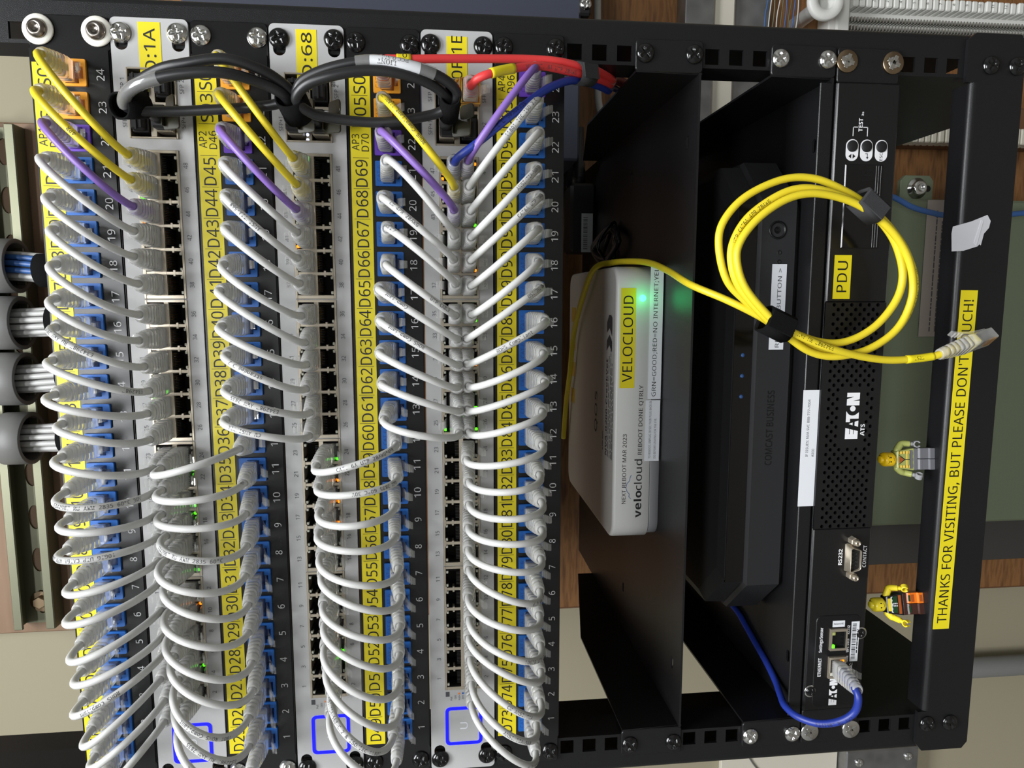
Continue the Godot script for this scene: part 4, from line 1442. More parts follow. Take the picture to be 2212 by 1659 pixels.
	for q in [[-160.6, -22.6, 1], [-181.6, -22.6, 0]]:
		var jk := MB.new()
		pierce(jk, rect(-8.0, 8.0, -6.3, 6.3), [rect(-6.2, 6.2, -5.1, 5.1)], 0, 2.2)
		var j := part("network_jack", jk.done(), M.cage_metal, card, Vector3(q[0], q[1], 4.4))
		var lm := MB.new().span(-6.0, -3.6, 2.8, 5.0, 0, 2.4, 0.3)
		part("cavity", port_mesh(), null, card, Vector3(q[0], q[1], 4.0))
		part("led", lm.done(), M.led_green if q[2] else M.led_off, card, Vector3(q[0], q[1], 4.4))
		part("led", MB.new().span(3.6, 6.0, -5.0 if q[2] == 0 else 2.8, -2.8 if q[2] == 0 else 5.0, 0, 2.4, 0.3).done(), M.led_amber if q[2] == 0 else M.toy_olive, card, Vector3(q[0], q[1], 4.4))
	var bc := part("barcode_label", MB.new().span(-178.2, -148.2, -38.6, -32.7, 4.6, 4.8).done(), M.label_white, card)
	var bars := MB.new()
	for k in 52:
		if (k * 11) % 7 < 4:
			bars.flat(rect(-176.4 + k * 0.52, -176.05 + k * 0.52 + (k % 3) * 0.07, -36.4, -33.4), 4.9)
	scribble(bars, -172, -37.8, 4.9, 18, 1.2, 3)
	part("barcode", bars.done(), M.ink, card)
	var tg := part("tag", MB.new().span(-151.6, -147.0, -27.4, -18.4, 4.6, 4.9).done(), M.label_white, card)
	var sc := MB.new()
	sc.T = Transform3D(Basis(Vector3.BACK, -PI / 2), Vector3(-149.2, -22.8, 5.0))
	text(sc, "Network-M2", Vector3(), 1.3, 7.4)
	part("lettering", sc.done(), M.ink, card)
	for q in [[-157.5, -40.2], [-199.5, -4.6]]:
		part("card_screw", screw_mesh(), M.black_screw, card, Vector3(q[0], q[1], 4.0), Basis(Vector3.BACK, q[0]).scaled(Vector3.ONE * 0.62))
		part("washer", MB.new().smooth(1).lathe([[3.9, 0], [4.6, 0.2], [4.6, 0.6], [3.8, 0.7]], 24).done(), M.steel, card, Vector3(q[0], q[1], 3.9))


# ---------------------------------------------------------------- toy figures
func hand_mesh() -> ArrayMesh:
	if K.has("toy_hand"):
		return K.toy_hand
	var mb := MB.new()
	mb.smooth(1).lathe([[1.5, 0], [1.5, 3.2]], 14)
	mb.smooth(-1)
	var c := PackedVector2Array()
	for k in 15:
		var a := deg_to_rad(60 + 300.0 * k / 14 - 60 + 30)
		c.append(Vector2(cos(a + PI / 2), sin(a + PI / 2)) * 2.5)
	for k in 15:
		var a := deg_to_rad(60 + 300.0 * (14 - k) / 14 - 60 + 30)
		c.append(Vector2(cos(a + PI / 2), sin(a + PI / 2)) * 1.6)
	mb.T = Transform3D(Basis(Vector3.RIGHT, PI / 2), Vector3(0, 1.9, 5.2))
	mb.prism(c, 0, 3.8, 0.3)
	K.toy_hand = mb.done()
	return K.toy_hand


func toy(label: String, where: Vector3, turn: float, skin: Material, shirt: Material, sleeve: Material, glove: Material, hips: Material, legs: Array, arms: Array, head_tilt: float) -> Node3D:
	var o := thing("toy_figure", label, "figurine", where, "small plastic toy figures on the bottom bar")
	o.rotation.y = turn
	for s in [1, -1]:
		var l := MB.new()
		l.T = Transform3D(Basis(Vector3(0, 0, 1), Vector3(0, 1, 0), Vector3(-1, 0, 0)), Vector3(s * 3.95 + 3.75, 0, 0))
		var prof := pts([-3.6, 0, 4.6, 0, 4.6, 3.4, 3.2, 4.0, 3.2, 9.0])
		for k in 9:
			var a := PI * k / 8
			prof.append(Vector2(3.4 * cos(a), 9.2 + 3.4 * sin(a)))
		prof.append(Vector2(-3.4, 4))
		l.prism(prof, 0.0, 7.5, 0.3)
		part("leg", l.done(), legs[0 if s > 0 else 1], o)
	part("hips", MB.new().span(-7.8, 7.8, 12.4, 15.6, -3.7, 3.7, 0.4).done(), hips, o)
	var t := MB.new()
	t.loft([ring3_y(7.8, 3.8, 15.6), ring3_y(7.8, 3.8, 16.4), ring3_y(6.0, 3.7, 27.4), ring3_y(5.4, 3.2, 28.2)])
	var torso := part("torso", t.done(), shirt, o)
	part("neck", MB.new().T_up(0.0).smooth(1).lathe([[3.4, 28.0], [3.4, 29.4]], 20).done(), skin, o)
	var h := MB.new().T_up(0.0)
	h.smooth(1).lathe([[3.2, 28.8], [3.8, 29.0], [4.8, 29.7], [5.1, 30.8], [5.1, 35.4], [4.8, 36.6], [3.9, 37.4], [3.0, 37.6], [2.5, 37.7], [2.5, 38.9], [2.2, 39.3], [0.1, 39.3]], 32)
	var head := part("head", h.done(), skin, o, Vector3(), Basis(Vector3.UP, head_tilt))
	for s in [1, -1]:
		var a: Array = arms[0 if s > 0 else 1]
		var sh := Vector3(s * 6.6, 25.6, 0)
		var el: Vector3 = a[0]
		var wr: Vector3 = a[1]
		var path := spline([sh, sh.lerp(el, 0.5) + Vector3(s * 0.7, 0, 0), el, wr], 6)
		var rad := PackedFloat32Array()
		for k in path.size():
			rad.append(lerpf(2.5, 2.1, float(k) / path.size()))
		var am := MB.new()
		am.smooth(1).tube(path, 2.4, 14, true, rad)
		am.lathe_ball(sh, 2.5)
		part("arm", am.done(), sleeve, o)
		var dir := (wr - el).normalized()
		var x := dir.cross(a[2]).normalized()
		part("hand", hand_mesh(), glove, o, wr - dir * 0.6, Basis(x, dir.cross(x), dir))
	return o


func ring3_y(hx: float, hz: float, y: float) -> PackedVector3Array:
	return PackedVector3Array([Vector3(-hx, y, hz), Vector3(hx, y, hz), Vector3(hx, y, -hz), Vector3(-hx, y, -hz)])


func face_bits(o: Node3D, called: String, m: Material, turn: float, spots: Array, r := 5.16) -> void:   # [angle, height, half width, half height] wrapped round the head
	var mb := MB.new()
	for s in spots:
		var n := 5
		for i in n:
			var q := []
			for k in [i, i + 1]:
				var f: float = 2.0 * k / n - 1.0
				var a: float = s[0] + f * s[2] / r
				var up: float = s[4] * f if s.size() > 4 else 0.0
				var hh: float = s[3] * (sqrt(1.0 - f * f * 0.96) if s.size() < 5 else 1.0)
				for e in [-1, 1]:
					q.append(Vector3(sin(a) * r, s[1] + up + e * hh + (s[5] * f * f if s.size() > 5 else 0.0), cos(a) * r))
			mb.outq(q[0], q[2], q[3], q[1], Vector3(0, s[1], 0))
	part(called, mb.done(), m, o, Vector3(), Basis(Vector3.UP, turn))


func small_things() -> void:
	var by := -583.0
	var g := toy("grey-legged toy figure in olive jacket with yellow straps", at(-34, by, -9), 0.12, M.toy_yellow, M.toy_olive, M.toy_olive, M.toy_light_grey, M.toy_grey, [M.toy_grey, M.toy_grey],
		[[Vector3(11.2, 22.0, 0.5), Vector3(11.0, 17.4, 2.0), Vector3(0, 0, 1)], [Vector3(-9.8, 20.6, 0.6), Vector3(-10.8, 16.6, 3.0), Vector3(1, 0, 0.6)]], 0.0)
	face_bits(g, "face_print", M.ink, 0.05, [[0.30, 33.6, 0.55, 0.6], [-0.30, 33.6, 0.55, 0.6], [0.36, 34.9, 1.1, 0.2, 0.35], [-0.36, 34.9, 1.1, 0.2, -0.35], [0.04, 31.3, 1.2, 0.14, 0.12, 0.1]])
	var pr := MB.new()
	pr.T = Transform3D(Basis(Vector3.RIGHT, 0.02), Vector3())
	pr.flat(pts([-2.6, 27.0, 2.6, 27.0, 0, 23.6]), 3.85)
	part("collar_print", pr.done(), M.toy_rust, g)
	pr = MB.new()
	for s in [1, -1]:
		pr.flat(pts([s * 4.0, 27.2, s * 5.6, 27.2, s * 6.2, 18.6, s * 4.2, 18.6]), 3.86)
	pr.flat(rect(-4.4, 4.4, 20.4, 21.4), 3.9)
	part("strap_print", pr.done(), M.toy_strap, g)
	pr = MB.new()
	pr.flat(rect(-6.6, 6.6, 16.4, 18.5), 3.88)
	for k in 3:
		pr.flat(rect(-5.6 + k * 4.4, -3.4 + k * 4.4, 16.1, 18.8), 3.92)
	part("belt_print", pr.done(), M.toy_grey, g)
	pr = MB.new()
	for s in [1, -1]:
		pr.flat(pts([s * 3.2, 27, s * 3.6, 27, s * 0.4, 22.4, s * 0.1, 22.9]), 3.9)
		for k in 4:
			pr.flat(rect(s * 5.0 - 1.0, s * 5.0 + 1.0, 19.6 + k * 2.2, 20.0 + k * 2.2), 3.9)
	pr.flat(rect(-6.6, 6.6, 18.5, 18.8), 3.93)
	pr.flat(rect(-0.2, 0.2, 18.6, 23), 3.93)
	part("line_print", pr.done(), M.ink, g)
	g = toy("smiling yellow toy figure in green laced dress with one orange leg", at(-143, by, -9), 0.26, M.toy_lime, M.toy_black, M.toy_lime, M.toy_lime, M.toy_brown, [M.toy_orange, M.toy_brown],
		[[Vector3(11.6, 23.2, 1.0), Vector3(11.6, 18.6, 3.4), Vector3(-0.6, 0, 1)], [Vector3(-9.6, 22.6, 2.4), Vector3(-10.8, 21.0, 6.6), Vector3(0, 1, 0.4)]], 0.05)
	face_bits(g, "face_print", M.ink, 0.0, [[0.30, 33.4, 0.5, 0.65], [-0.30, 33.4, 0.5, 0.65], [0.0, 31.0, 1.5, 0.14, 0.0, 0.7]])
	pr = MB.new()
	pr.flat(pts([-4.6, 24.8, 4.6, 24.8, 4.4, 27.4, -4.4, 27.4]), 3.86)
	part("neckline_print", pr.done(), M.toy_lime, g)
	pr = MB.new()
	pr.flat(pts([-6.0, 20.0, -1.0, 20.0, -0.6, 23.6, -5.6, 23.6]), 3.86)
	pr.flat(pts([1.0, 20.0, 6.0, 20.0, 5.6, 23.6, 0.6, 23.6]), 3.86)
	part("bodice_print", pr.done(), M.toy_green, g)
	pr = MB.new()
	pr.flat(pts([-5.8, 23.4, -4.4, 24.2, -3.0, 23.6, -1.6, 24.2, 0, 23.4, 1.6, 24.2, 3.0, 23.6, 4.4, 24.2, 5.8, 23.4, 5.4, 25.0, -5.4, 25.0]), 3.88)
	for k in 3:
		for s in [1, -1]:
			pr.flat(rect(s * 0.8 - 0.5, s * 0.8 + 0.5, 20.0 + k * 1.2, 20.8 + k * 1.2), 3.9)
	part("lace_print", pr.done(), M.label_white, g)
	pr = MB.new()
	pr.flat(rect(-6.6, 6.6, 17.0, 19.2), 3.88)
	part("sash_print", pr.done(), M.toy_rust, g)
	pr = MB.new()
	for s in [1, -1]:
		pr.flat(rect(s * 3.9 - 2.2, s * 3.9 + 2.2, 9.4, 11.0), 3.55)
	part("leg_print", pr.done(), M.toy_green, g)
	pr = MB.new()
	pr.flat(rect(1.2, 6.4, 6.4, 8.6), 3.4)
	pr.flat(rect(1.6, 6.2, 0.8, 2.8), 4.75)
	part("boot_print", pr.done(), M.toy_rust, g)


# ---------------------------------------------------------------- cables
func plug_parts() -> void:   # plug axis along z, jack face at z 0, latch on the lower side
	if K.has("plug"):
		return
	K.plug = MB.new().box(Vector3(0, -0.1, -3.0), Vector3(11.5, 7.6, 16.5), 0.5).done()
	var rings := [ring3(rounded(11.4, 7.6, 1.2, 3), 2.5), ring3(rounded(12.6, 8.0, 1.6, 3), 3.0), ring3(rounded(12.9, 8.3, 1.8, 3), 9.5)]
	for k in 6:
		var z := 10.0 + k * 3.5
		var f := k / 6.0
		var w := lerpf(12.7, 8.6, f * f * 0.55 + f * 0.45)
		var h := lerpf(8.3, 7.4, f)
		var r := minf(lerpf(1.8, 3.8, f), h / 2 - 0.1)
		rings.append(ring3(rounded(w - 1.1, h - 1.0, r, 3), z))
		rings.append(ring3(rounded(w, h, r, 3), z + 0.5))
		rings.append(ring3(rounded(w - 0.3, h - 0.2, r, 3), z + 2.6))
		rings.append(ring3(rounded(w - 1.0, h - 0.9, minf(r, h / 2 - 0.7), 3), z + 3.1))
	rings.append(ring3(rounded(8.2, 7.1, 3.4, 3), 31.2))
	rings.append(ring3(rounded(7.6, 6.7, 3.2, 3), 32.4))
	rings.append(ring3(rounded(6.0, 5.8, 2.8, 3), 33.0))
	rings.append(ring3(rounded(4.6, 4.6, 2.2, 3), 32.6))
	K.boot = MB.new().smooth(1).loft(rings, false, false).done()
	var l := MB.new()
	var spine := [[-9.0, -4.4, 3.0], [-2.0, -5.0, 3.1], [4.0, -6.0, 2.9], [8.0, -7.4, 2.6], [12.5, -9.6, 2.3], [13.8, -10.6, 2.2]]
	for k in spine.size() - 1:
		var a: Array = spine[k]
		var b: Array = spine[k + 1]
		var mid := Vector3(0, (a[1] + b[1]) / 2 - 0.4, (a[0] + b[0]) / 2)
		var c := []
		for q in [a, b]:
			for y in [0.0, -0.9]:
				for s in [-1, 1]:
					c.append(Vector3(s * q[2], q[1] + y, q[0]))
		l.outq(c[0], c[1], c[5], c[4], mid)
		l.outq(c[2], c[3], c[7], c[6], mid)
		l.outq(c[0], c[2], c[6], c[4], mid)
		l.outq(c[1], c[3], c[7], c[5], mid)
		if k == spine.size() - 2:
			l.outq(c[4], c[5], c[7], c[6], mid)
	for k in 3:
		l.span(-2.5, 2.5, -9.4 - k * 0.0 + (2 - k) * 0.9, -8.5 + (2 - k) * 0.9, 12.0 - (2 - k) * 2.0, 12.6 - (2 - k) * 2.0)
	K.latch = l.done()
	var g := MB.new()
	for k in 8:
		g.span(-3.7 + k * 1.02, -3.3 + k * 1.02, 2.6, 3.75, -10.8, -4.5)
	K.pins = g.done()


func plug(to: Node3D, offset: Vector3, turn: Basis) -> void:   # offset in millimetres from the cable's base
	plug_parts()
	var p := part("plug", K.plug, M.clear_plug, to, offset, turn)
	part("boot", K.boot, M.clear_boot, p)
	part("latch", K.latch, M.clear_plug, p)
	part("contacts", K.pins, M.gold, p)


func bezier(a: Vector3, ta: Vector3, b: Vector3, tb: Vector3, h: float, n := 30) -> PackedVector3Array:
	var out := PackedVector3Array()
	for i in n + 1:
		var t := float(i) / n
		var u := 1.0 - t
		out.append(a * u * u * u + (a + ta * h) * 3 * u * u * t + (b + tb * h) * 3 * u * t * t + b * t * t * t)
	return out


func length_of(p: PackedVector3Array) -> float:
	var l := 0.0
	for i in p.size() - 1:
		l += p[i].distance_to(p[i + 1])
	return l


const PRINTS := {   # what can be read on some of the cables: [text, where along it, read from the switch end]
	"1-16": ["E342987 RU AWM 2835 60", 8.0, true], "1-15": ["E342987", 64.0, true], "1-11": ["E342987 RU AWM 2835 60°C 30V", 26.0, false], "1-9": ["10GIG UTP CAT6A 4PR 28AWG", 14.0, true], "1-4": ["ROHS Compliant", 34.0, true], "1-23": ["4PR", 40.0, true],
	"2-20": ["ANSI/TIA-568", 22.0, true], "2-15": ["stranded D 2", 22.0, true], "2-14": ["E342987 AWM 2835", 24.0, true], "2-13": ["CM ANSI/TIA", 20.0, true], "2-9": ["E342987 RU AWM 2835 60°C", 26.0, true], "2-3": ["1801 ROHS Compliant", 24.0, false], "2-2": ["E342987 RU AWM 2835", 18.0, false], "2-1": ["1801 ROHS Compliant", 22.0, false], "2-11": ["10G", 4.0, false],
	"3-23": ["ROHS Compliant 11801 IEC", 6.0, true], "3-20": ["CM 4PR 28AWG", 20.0, false], "3-19": ["10GIG UTP", 6.0, false], "3-18": ["UTP CABLE", 46.0, false], "3-17": ["Compliant", 18.0, true], "3-16": ["ROHS Compliant", 22.0, true], "3-12": ["CAT. 6A UTP 28AWG*4PR", 18.0, true], "3-11": ["AWM 2835 60°C 30V", 14.0, false], "3-2": ["CM ANSI/TIA-568-C.2 & ISO/IEC 11801", 24.0, true], "3-1": ["10GIG UTP CAT6A", 20.0, true],
	"4-23": ["11801 IEC/ISO 2.C", 10.0, true], "4-21": ["ANSI/TIA-568-C.2", 8.0, true], "4-20": ["CAT6A UTP 10GIG", 8.0, true], "4-17": ["11801 IEC/ISO", 6.0, false], "4-16": ["ROHS Compliant", 24.0, true], "4-7": ["CAT. 6A UTP", 8.0, false], "4-5": ["10GIG UTP CAT", 14.0, true], "4-3": ["CM ANSI/TIA", 30.0, true], "4-2": ["ANSI/TIA-568", 28.0, true], "4-1": ["10GIG UTP", 10.0, false]}


func patch(i: int, n: int, s: int, port: int, color: String) -> void:
	var names := ["top", "second", "third", "lowest"]
	var sw := ["upper", "middle", "lowest"]
	var code := "D%02d" % ((i - 1) * 24 + n)
	if i < 4 and n > 22:
		code = "S%02d" % ((i - 1) * 2 + n - 22)
	elif i < 4 and n == 22:
		code = "AP%d" % i
	var lab := "%s patch cable from jack %d (%s) of the %s panel to the %s switch" % [color, n, code, names[i - 1], sw[s - 1]]
	var a := jack_at(i, n, 5.0) + Vector3(0, 0.8, 0)
	var b := port_at(s, port, 1.5)
	var o := thing("patch_cable", lab, "patch cable", at(a.x, a.y, a.z), "%s patch cables between panels and switches" % color)
	var way := (b - a) * Vector3(1, 1, 0)
	var push := -way.normalized() * (0.10 if way.length() < 48 else -0.02)
	var wob := func() -> Vector3:
		return Vector3(rng.randf_range(-0.05, 0.05), rng.randf_range(-0.05, 0.05), 0)
	var ta: Vector3 = (Vector3.BACK + push + wob.call()).normalized()
	var tb: Vector3 = (Vector3.BACK - push * 0.6 + wob.call() * 0.6).normalized()
	var ua := Vector3.UP
	var ba := Basis(ua.cross(ta).normalized(), ta.cross(ua.cross(ta)).normalized(), ta)
	var ub := Vector3.DOWN if port % 2 else Vector3.UP
	var bb := Basis(ub.cross(tb).normalized(), tb.cross(ub.cross(tb)).normalized(), tb)
	var pa := ta * 32.0
	var pb := (b - a) + tb * 32.0
	var span := pa.distance_to(pb)
	var want := maxf(86.0 + rng.randf_range(-5, 6) - (8.0 if n > 12 else 0.0), span * 1.16)
	if color != "white":
		want = maxf(80.0, span * 1.13)
	var lo := 1.0
	var hi := 160.0
	for k in 30:
		var m := (lo + hi) / 2
		if length_of(bezier(pa, ta, pb, tb, m, 16)) < want:
			lo = m
		else:
			hi = m
	var line := bezier(pa, ta, pb, tb, lo)
	var whole := PackedVector3Array([ta * 9.0, ta * 20.0])
	whole.append_array(line)
	whole.append(pb - tb * 12.0)
	whole.append(pb - tb * 23.0)
	var jk := part("jacket", MB.new().smooth(1).tube(whole, 2.1, 10).done(), M["cable_" + color], o)
	plug(o, Vector3(), ba)
	plug(o, b - a, bb)
	var key := "%d-%d" % [i, n]
	if PRINTS.has(key):
		var p: Array = PRINTS[key]
		part("lettering", print_on_tube(line, 2.1, p[0], minf(p[1], want - 20.0), 2.1, Vector3(0.2, -0.05, 0.97), p[2]), M.ink_grey, jk)


func run(label: String, category: String, group: String, line: PackedVector3Array, r: float, m: Material, base: Vector3) -> Node3D:   # a cable laid along points given from the rack's origin
	var o := thing("data_cable", label, category, at(base.x, base.y, base.z), group)
	var p := PackedVector3Array()
	for v in line:
		p.append(v - base)
	part("jacket", MB.new().smooth(1).tube(p, r, 14).done(), m, o)
	return o


func along(d: Vector3, up: Vector3) -> Basis:
	var z := d.normalized()
	var x := up.cross(z).normalized()
	return Basis(x, z.cross(x), z)


func strap(label: String, where: Vector3, dir: Vector3, up: Vector3, w: float, h: float, len: float, r: float, m: Material, wall := 1.0, flap := true) -> void:
	var o := thing("velcro_strap", label, "strap", at(where.x, where.y, where.z))
	var mb := MB.new()
	mb.T = Transform3D(along(dir, up), Vector3())
	mb.smooth(1)
	mb.loft([ring3(rounded(w - 2 * wall, h - 2 * wall, maxf(r - wall, 0.5), 5), -len / 2 + 2), ring3(rounded(w - 2 * wall, h - 2 * wall, maxf(r - wall, 0.5), 5), -len / 2), ring3(rounded(w, h, r, 5), -len / 2), ring3(rounded(w, h, r, 5), len / 2), ring3(rounded(w - 2 * wall, h - 2 * wall, maxf(r - wall, 0.5), 5), len / 2), ring3(rounded(w - 2 * wall, h - 2 * wall, maxf(r - wall, 0.5), 5), len / 2 - 2)], false, false)
	part("band", mb.done(), m, o)
	if not flap:
		return
	var f := MB.new()
	f.T = Transform3D(along(dir, up), Vector3())
	f.span(-w * 0.5 + r * 0.4, w * 0.32, h * 0.5 - 0.1, h * 0.5 + wall, -len / 2 + 0.3, len / 2 - 0.3, 0.4)
	part("end_flap", f.done(), m, o)


func twinax_end(o: Node3D, base: Vector3, c: Vector3, d: Vector3) -> void:   # metal plug in a slot, strain relief and pull tab
	var off := c - base
	var e := part("connector", MB.new().span(-6.8, 6.8, -4.6, 4.6, -14, 9, 0.5).done(), M.cage_metal, o, off)
	part("shroud", MB.new().span(-6.4, 6.4, -4.2, 4.2, 9, 17, 1.2).done(), M.black_plastic, e)
	part("strain_relief", MB.new().smooth(1).lathe([[4.6, 16], [4.2, 18], [4.4, 19], [3.8, 21], [4.0, 22], [3.4, 25], [3.0, 30]], 18).done(), M.black_rubber, e, Vector3(), along(d, Vector3.UP))
	var t := MB.new()
	t.T = Transform3D(Basis(Vector3.RIGHT, -0.5), Vector3(-1.5, -8.5, 20))
	t.prism(rounded(13, 12, 1.5, 3), -0.5, 0.5, 0.2)
	t.T = Transform3D(Basis(Vector3.RIGHT, -0.9), Vector3(4.0, -11.5, 29))
	t.prism(rounded(8, 12, 2.5, 3), -0.5, 0.5, 0.2)
	t.T = Transform3D(Basis(Vector3.RIGHT, -0.2), Vector3(-3, -5, 12))
	t.span(-3, 3, -0.4, 0.4, -4, 9, 0.3)
	part("pull_tab", t.done(), M.tab_olive, e)


func cables() -> void:
	# 96 short patch cables: each panel's jacks 13-24 go to one switch row, 1-12 to another
	for n in range(24, 12, -1):
		var c := "yellow" if n > 22 else ("purple" if n == 22 else "white")
		patch(1, n, 1, 2 * n - 1, c)
		patch(2, n, 2, 2 * n - 1, c)
		if n < 24:
			patch(3, n, 3, 2 * n - 1, c)
		patch(4, n, 3, 2 * n, "purple" if n == 24 else "white")
	for n in range(12, 0, -1):
		patch(1, n, 1, 2 * n - 1, "white")
		patch(2, n, 1, 2 * n, "white")
		patch(3, n, 2, 2 * n, "white")
		patch(4, n, 3, 2 * n, "white")
	# red and blue cables that leave behind the upper shelf
	var j := jack_at(3, 24, 5.0) + Vector3(0, 0.8, 0)
	var red := spline([j + Vector3(0, 0, 14), j + Vector3(0, 0, 26), Vector3(211.5, -203.5, 38.0), Vector3(211.3, -208, 40.0), Vector3(211.5, -216.0, 40.0), Vector3(213.1, -236.4, 38.0), Vector3(215.3, -262.6, 34.0), Vector3(217.2, -287.0, 30.0), Vector3(217.0, -304.0, 28.0), Vector3(215.8, -320.0, 22.5), Vector3(217.4, -328.0, 14.0), Vector3(218.8, -336.0, 2.5), Vector3(221.0, -344.6, -13.0), Vector3(226.0, -350, -31), Vector3(233, -357, -50), Vector3(239, -385, -92)], 8)
	var o := run("red cable from the orange jack S06 of the third panel to the grey strap", "data cable", "red cables", red, 2.3, M.cable_red, j)
	plug(o, Vector3(), Basis())
	var fl := PackedVector3Array()
	for k in range(27, 34):
		fl.append(red[k] - j)
	var w := part("label_wrap", MB.new().smooth(1).tube(fl, 2.75, 14).done(), M.label_yellow, o)
	w.set_meta("label", "yellow label wrapped round the cable")
	part("lettering", print_on_tube(fl, 2.75, "TO", 1.0, 3.0, Vector3(0.5, 0, 0.87), false, "Droid Sans"), M.ink, w)
	var mp := Vector3(203.4, -251.6, 12.0)
	var red2 := spline([mp + Vector3(-1, 0.2, 12), mp + Vector3(-3, 0.4, 24), Vector3(196.8, -250.9, 46.0), Vector3(198.8, -254.1, 52.0), Vector3(201.5, -261.2, 53.0), Vector3(206.7, -274.5, 46.0), Vector3(211.0, -291.3, 38.0), Vector3(211.2, -308.8, 30.0), Vector3(212.0, -319.2, 22.0), Vector3(214.4, -328.9, 9.0), Vector3(216.4, -337, -3.0), Vector3(219.5, -345, -20), Vector3(225.5, -350.8, -37), Vector3(233.5, -359, -58), Vector3(239, -387, -102)], 8)
	o = run("red cable from the gold-framed copper module in the lowest switch", "data cable", "red cables", red2, 2.3, M.cable_red, mp)
	plug(o, Vector3(), along(Vector3(-0.14, 0.02, 1), Vector3.UP))
	fl = PackedVector3Array()
	for k in range(32, 41):
		fl.append(red2[k] - mp)
	w = part("label_wrap", MB.new().smooth(1).tube(fl, 2.75, 14).done(), M.label_yellow, o)
	w.set_meta("label", "yellow label wrapped round the cable")
	var tail := PackedVector3Array()
	for k in range(42, red2.size()):
		tail.append(red2[k] - mp)
	part("lettering", print_on_tube(tail, 2.3, "30V CAT. 6A UTP 28AWG", 2.0, 2.2, Vector3(-0.3, 0.1, 0.95)), M.ink_grey, o)
	o = thing("transceiver", "copper transceiver module with gold bail holding the red cable's plug", "transceiver", at(mp.x, mp.y, 0))
	part("body", MB.new().span(-6.8, 6.8, -5.6, 4.4, -14, 10, 0.4).done(), M.cage_metal, o)
	var bl := MB.new()
	bl.span(-7.6, -6.6, -6.4, 6.0, 8, 14, 0.3).span(6.6, 7.6, -6.4, 6.0, 8, 14, 0.3).span(-7.6, 7.6, 5.0, 6.2, 8, 14, 0.3).span(-7.6, 7.6, -6.6, -5.6, 8, 12, 0.3)
	part("frame", bl.done(), M.gold, o)
	part("bail", MB.new().smooth(1).tube(spline([Vector3(-7, 7.4, 10), Vector3(-4, 8.4, 13), Vector3(4, 8.4, 13), Vector3(7, 7.4, 10)], 6), 1.0, 10).done(), M.gold, o)
	var bp := port_at(3, 47, 1.5)
	var blue := spline([bp + Vector3(0, 0, 12), bp + Vector3(0, 0, 24), Vector3(157.7, -241.8, 33.0), Vector3(159.6, -244.0, 42.0), Vector3(168.1, -256.4, 46.0), Vector3(182.2, -274.3, 48.0), Vector3(197.6, -293.4, 40.0), Vector3(206.0, -308.4, 30.0), Vector3(209.6, -319.7, 17.0), Vector3(212.2, -329.9, 3.5), Vector3(214.2, -338, -9.0), Vector3(217.5, -345.6, -26), Vector3(223.8, -351.2, -44), Vector3(231.5, -359, -66), Vector3(236, -388, -112)], 8)
	o = run("dark blue cable from the lowest switch to the grey strap by the right rail", "data cable", "", blue, 2.3, M.cable_blue, bp)
	plug(o, Vector3(), Basis(Vector3.BACK, PI))
	var bl2 := PackedVector3Array()
	for k in range(28, 70):
		bl2.append(blue[k] - bp)
	part("lettering", print_on_tube(bl2, 2.3, "stranded D 2 28AWG 4PR", 3.0, 2.2, Vector3(0.1, 0, 1), true), M.ink, o)
	strap("grey hook-and-loop strap round the red and blue cables beside the right rail", Vector3(212.6, -319.0, 21.5), Vector3(0.1, -0.82, -0.55), Vector3(0, 0, 1), 13.0, 12.0, 13.0, 5.6, M.velcro_grey)
	# two stiff black twin-axial cables between the switches
	var d1 := spline([Vector3(183.4, -73.6, 22.0), Vector3(182.5, -72.5, 32.0), Vector3(181.5, -70.6, 46.0), Vector3(187.3, -75.9, 56.0), Vector3(194.6, -91.5, 62.0), Vector3(197.1, -106.5, 66.0), Vector3(200.0, -124.5, 66.0), Vector3(197.8, -139.2, 62.0), Vector3(193.7, -149.2, 56.0), Vector3(187.9, -155.4, 50.0), Vector3(184.3, -146.7, 46.0), Vector3(182.4, -131.6, 44.0), Vector3(181.1, -117.1, 44.0), Vector3(179.6, -98.0, 44.0), Vector3(178.6, -82.2, 46.0), Vector3(178.3, -73.5, 50.0), Vector3(180.4, -71.2, 54.0), Vector3(184.3, -77.1, 62.0), Vector3(187.6, -89.0, 68.0), Vector3(190.8, -105.3, 70.0), Vector3(192.7, -124.7, 68.0), Vector3(190.9, -140.7, 60.0), Vector3(186.7, -151.4, 54.0), Vector3(182.3, -153.0, 46.0), Vector3(181.6, -149.4, 34.0), Vector3(182.6, -148.2, 22.0)], 8)
	var c1 := Vector3(183.4, -U - 29.4, 0)
	var c2 := Vector3(183.4, -3 * U - 15.0, 0)
	o = run("looped thick black cable between the upper and middle switches", "data cable", "thick black cables looped between switches", d1, 2.75, M.black_rubber, c1)
	twinax_end(o, c1, c1, Vector3(0, 0, 1))
	twinax_end(o, c1, c2, Vector3(0, 0, 1))
	var sl := PackedVector3Array()
	for k in range(126, 148):
		sl.append(d1[k] - c1)
	w = part("sleeve", MB.new().smooth(1).tube(sl, 3.3, 16, false).done(), M.clear_sleeve, o)
	w.set_meta("label", "clear plastic sleeve")
	sl = sl.slice(6, 19)
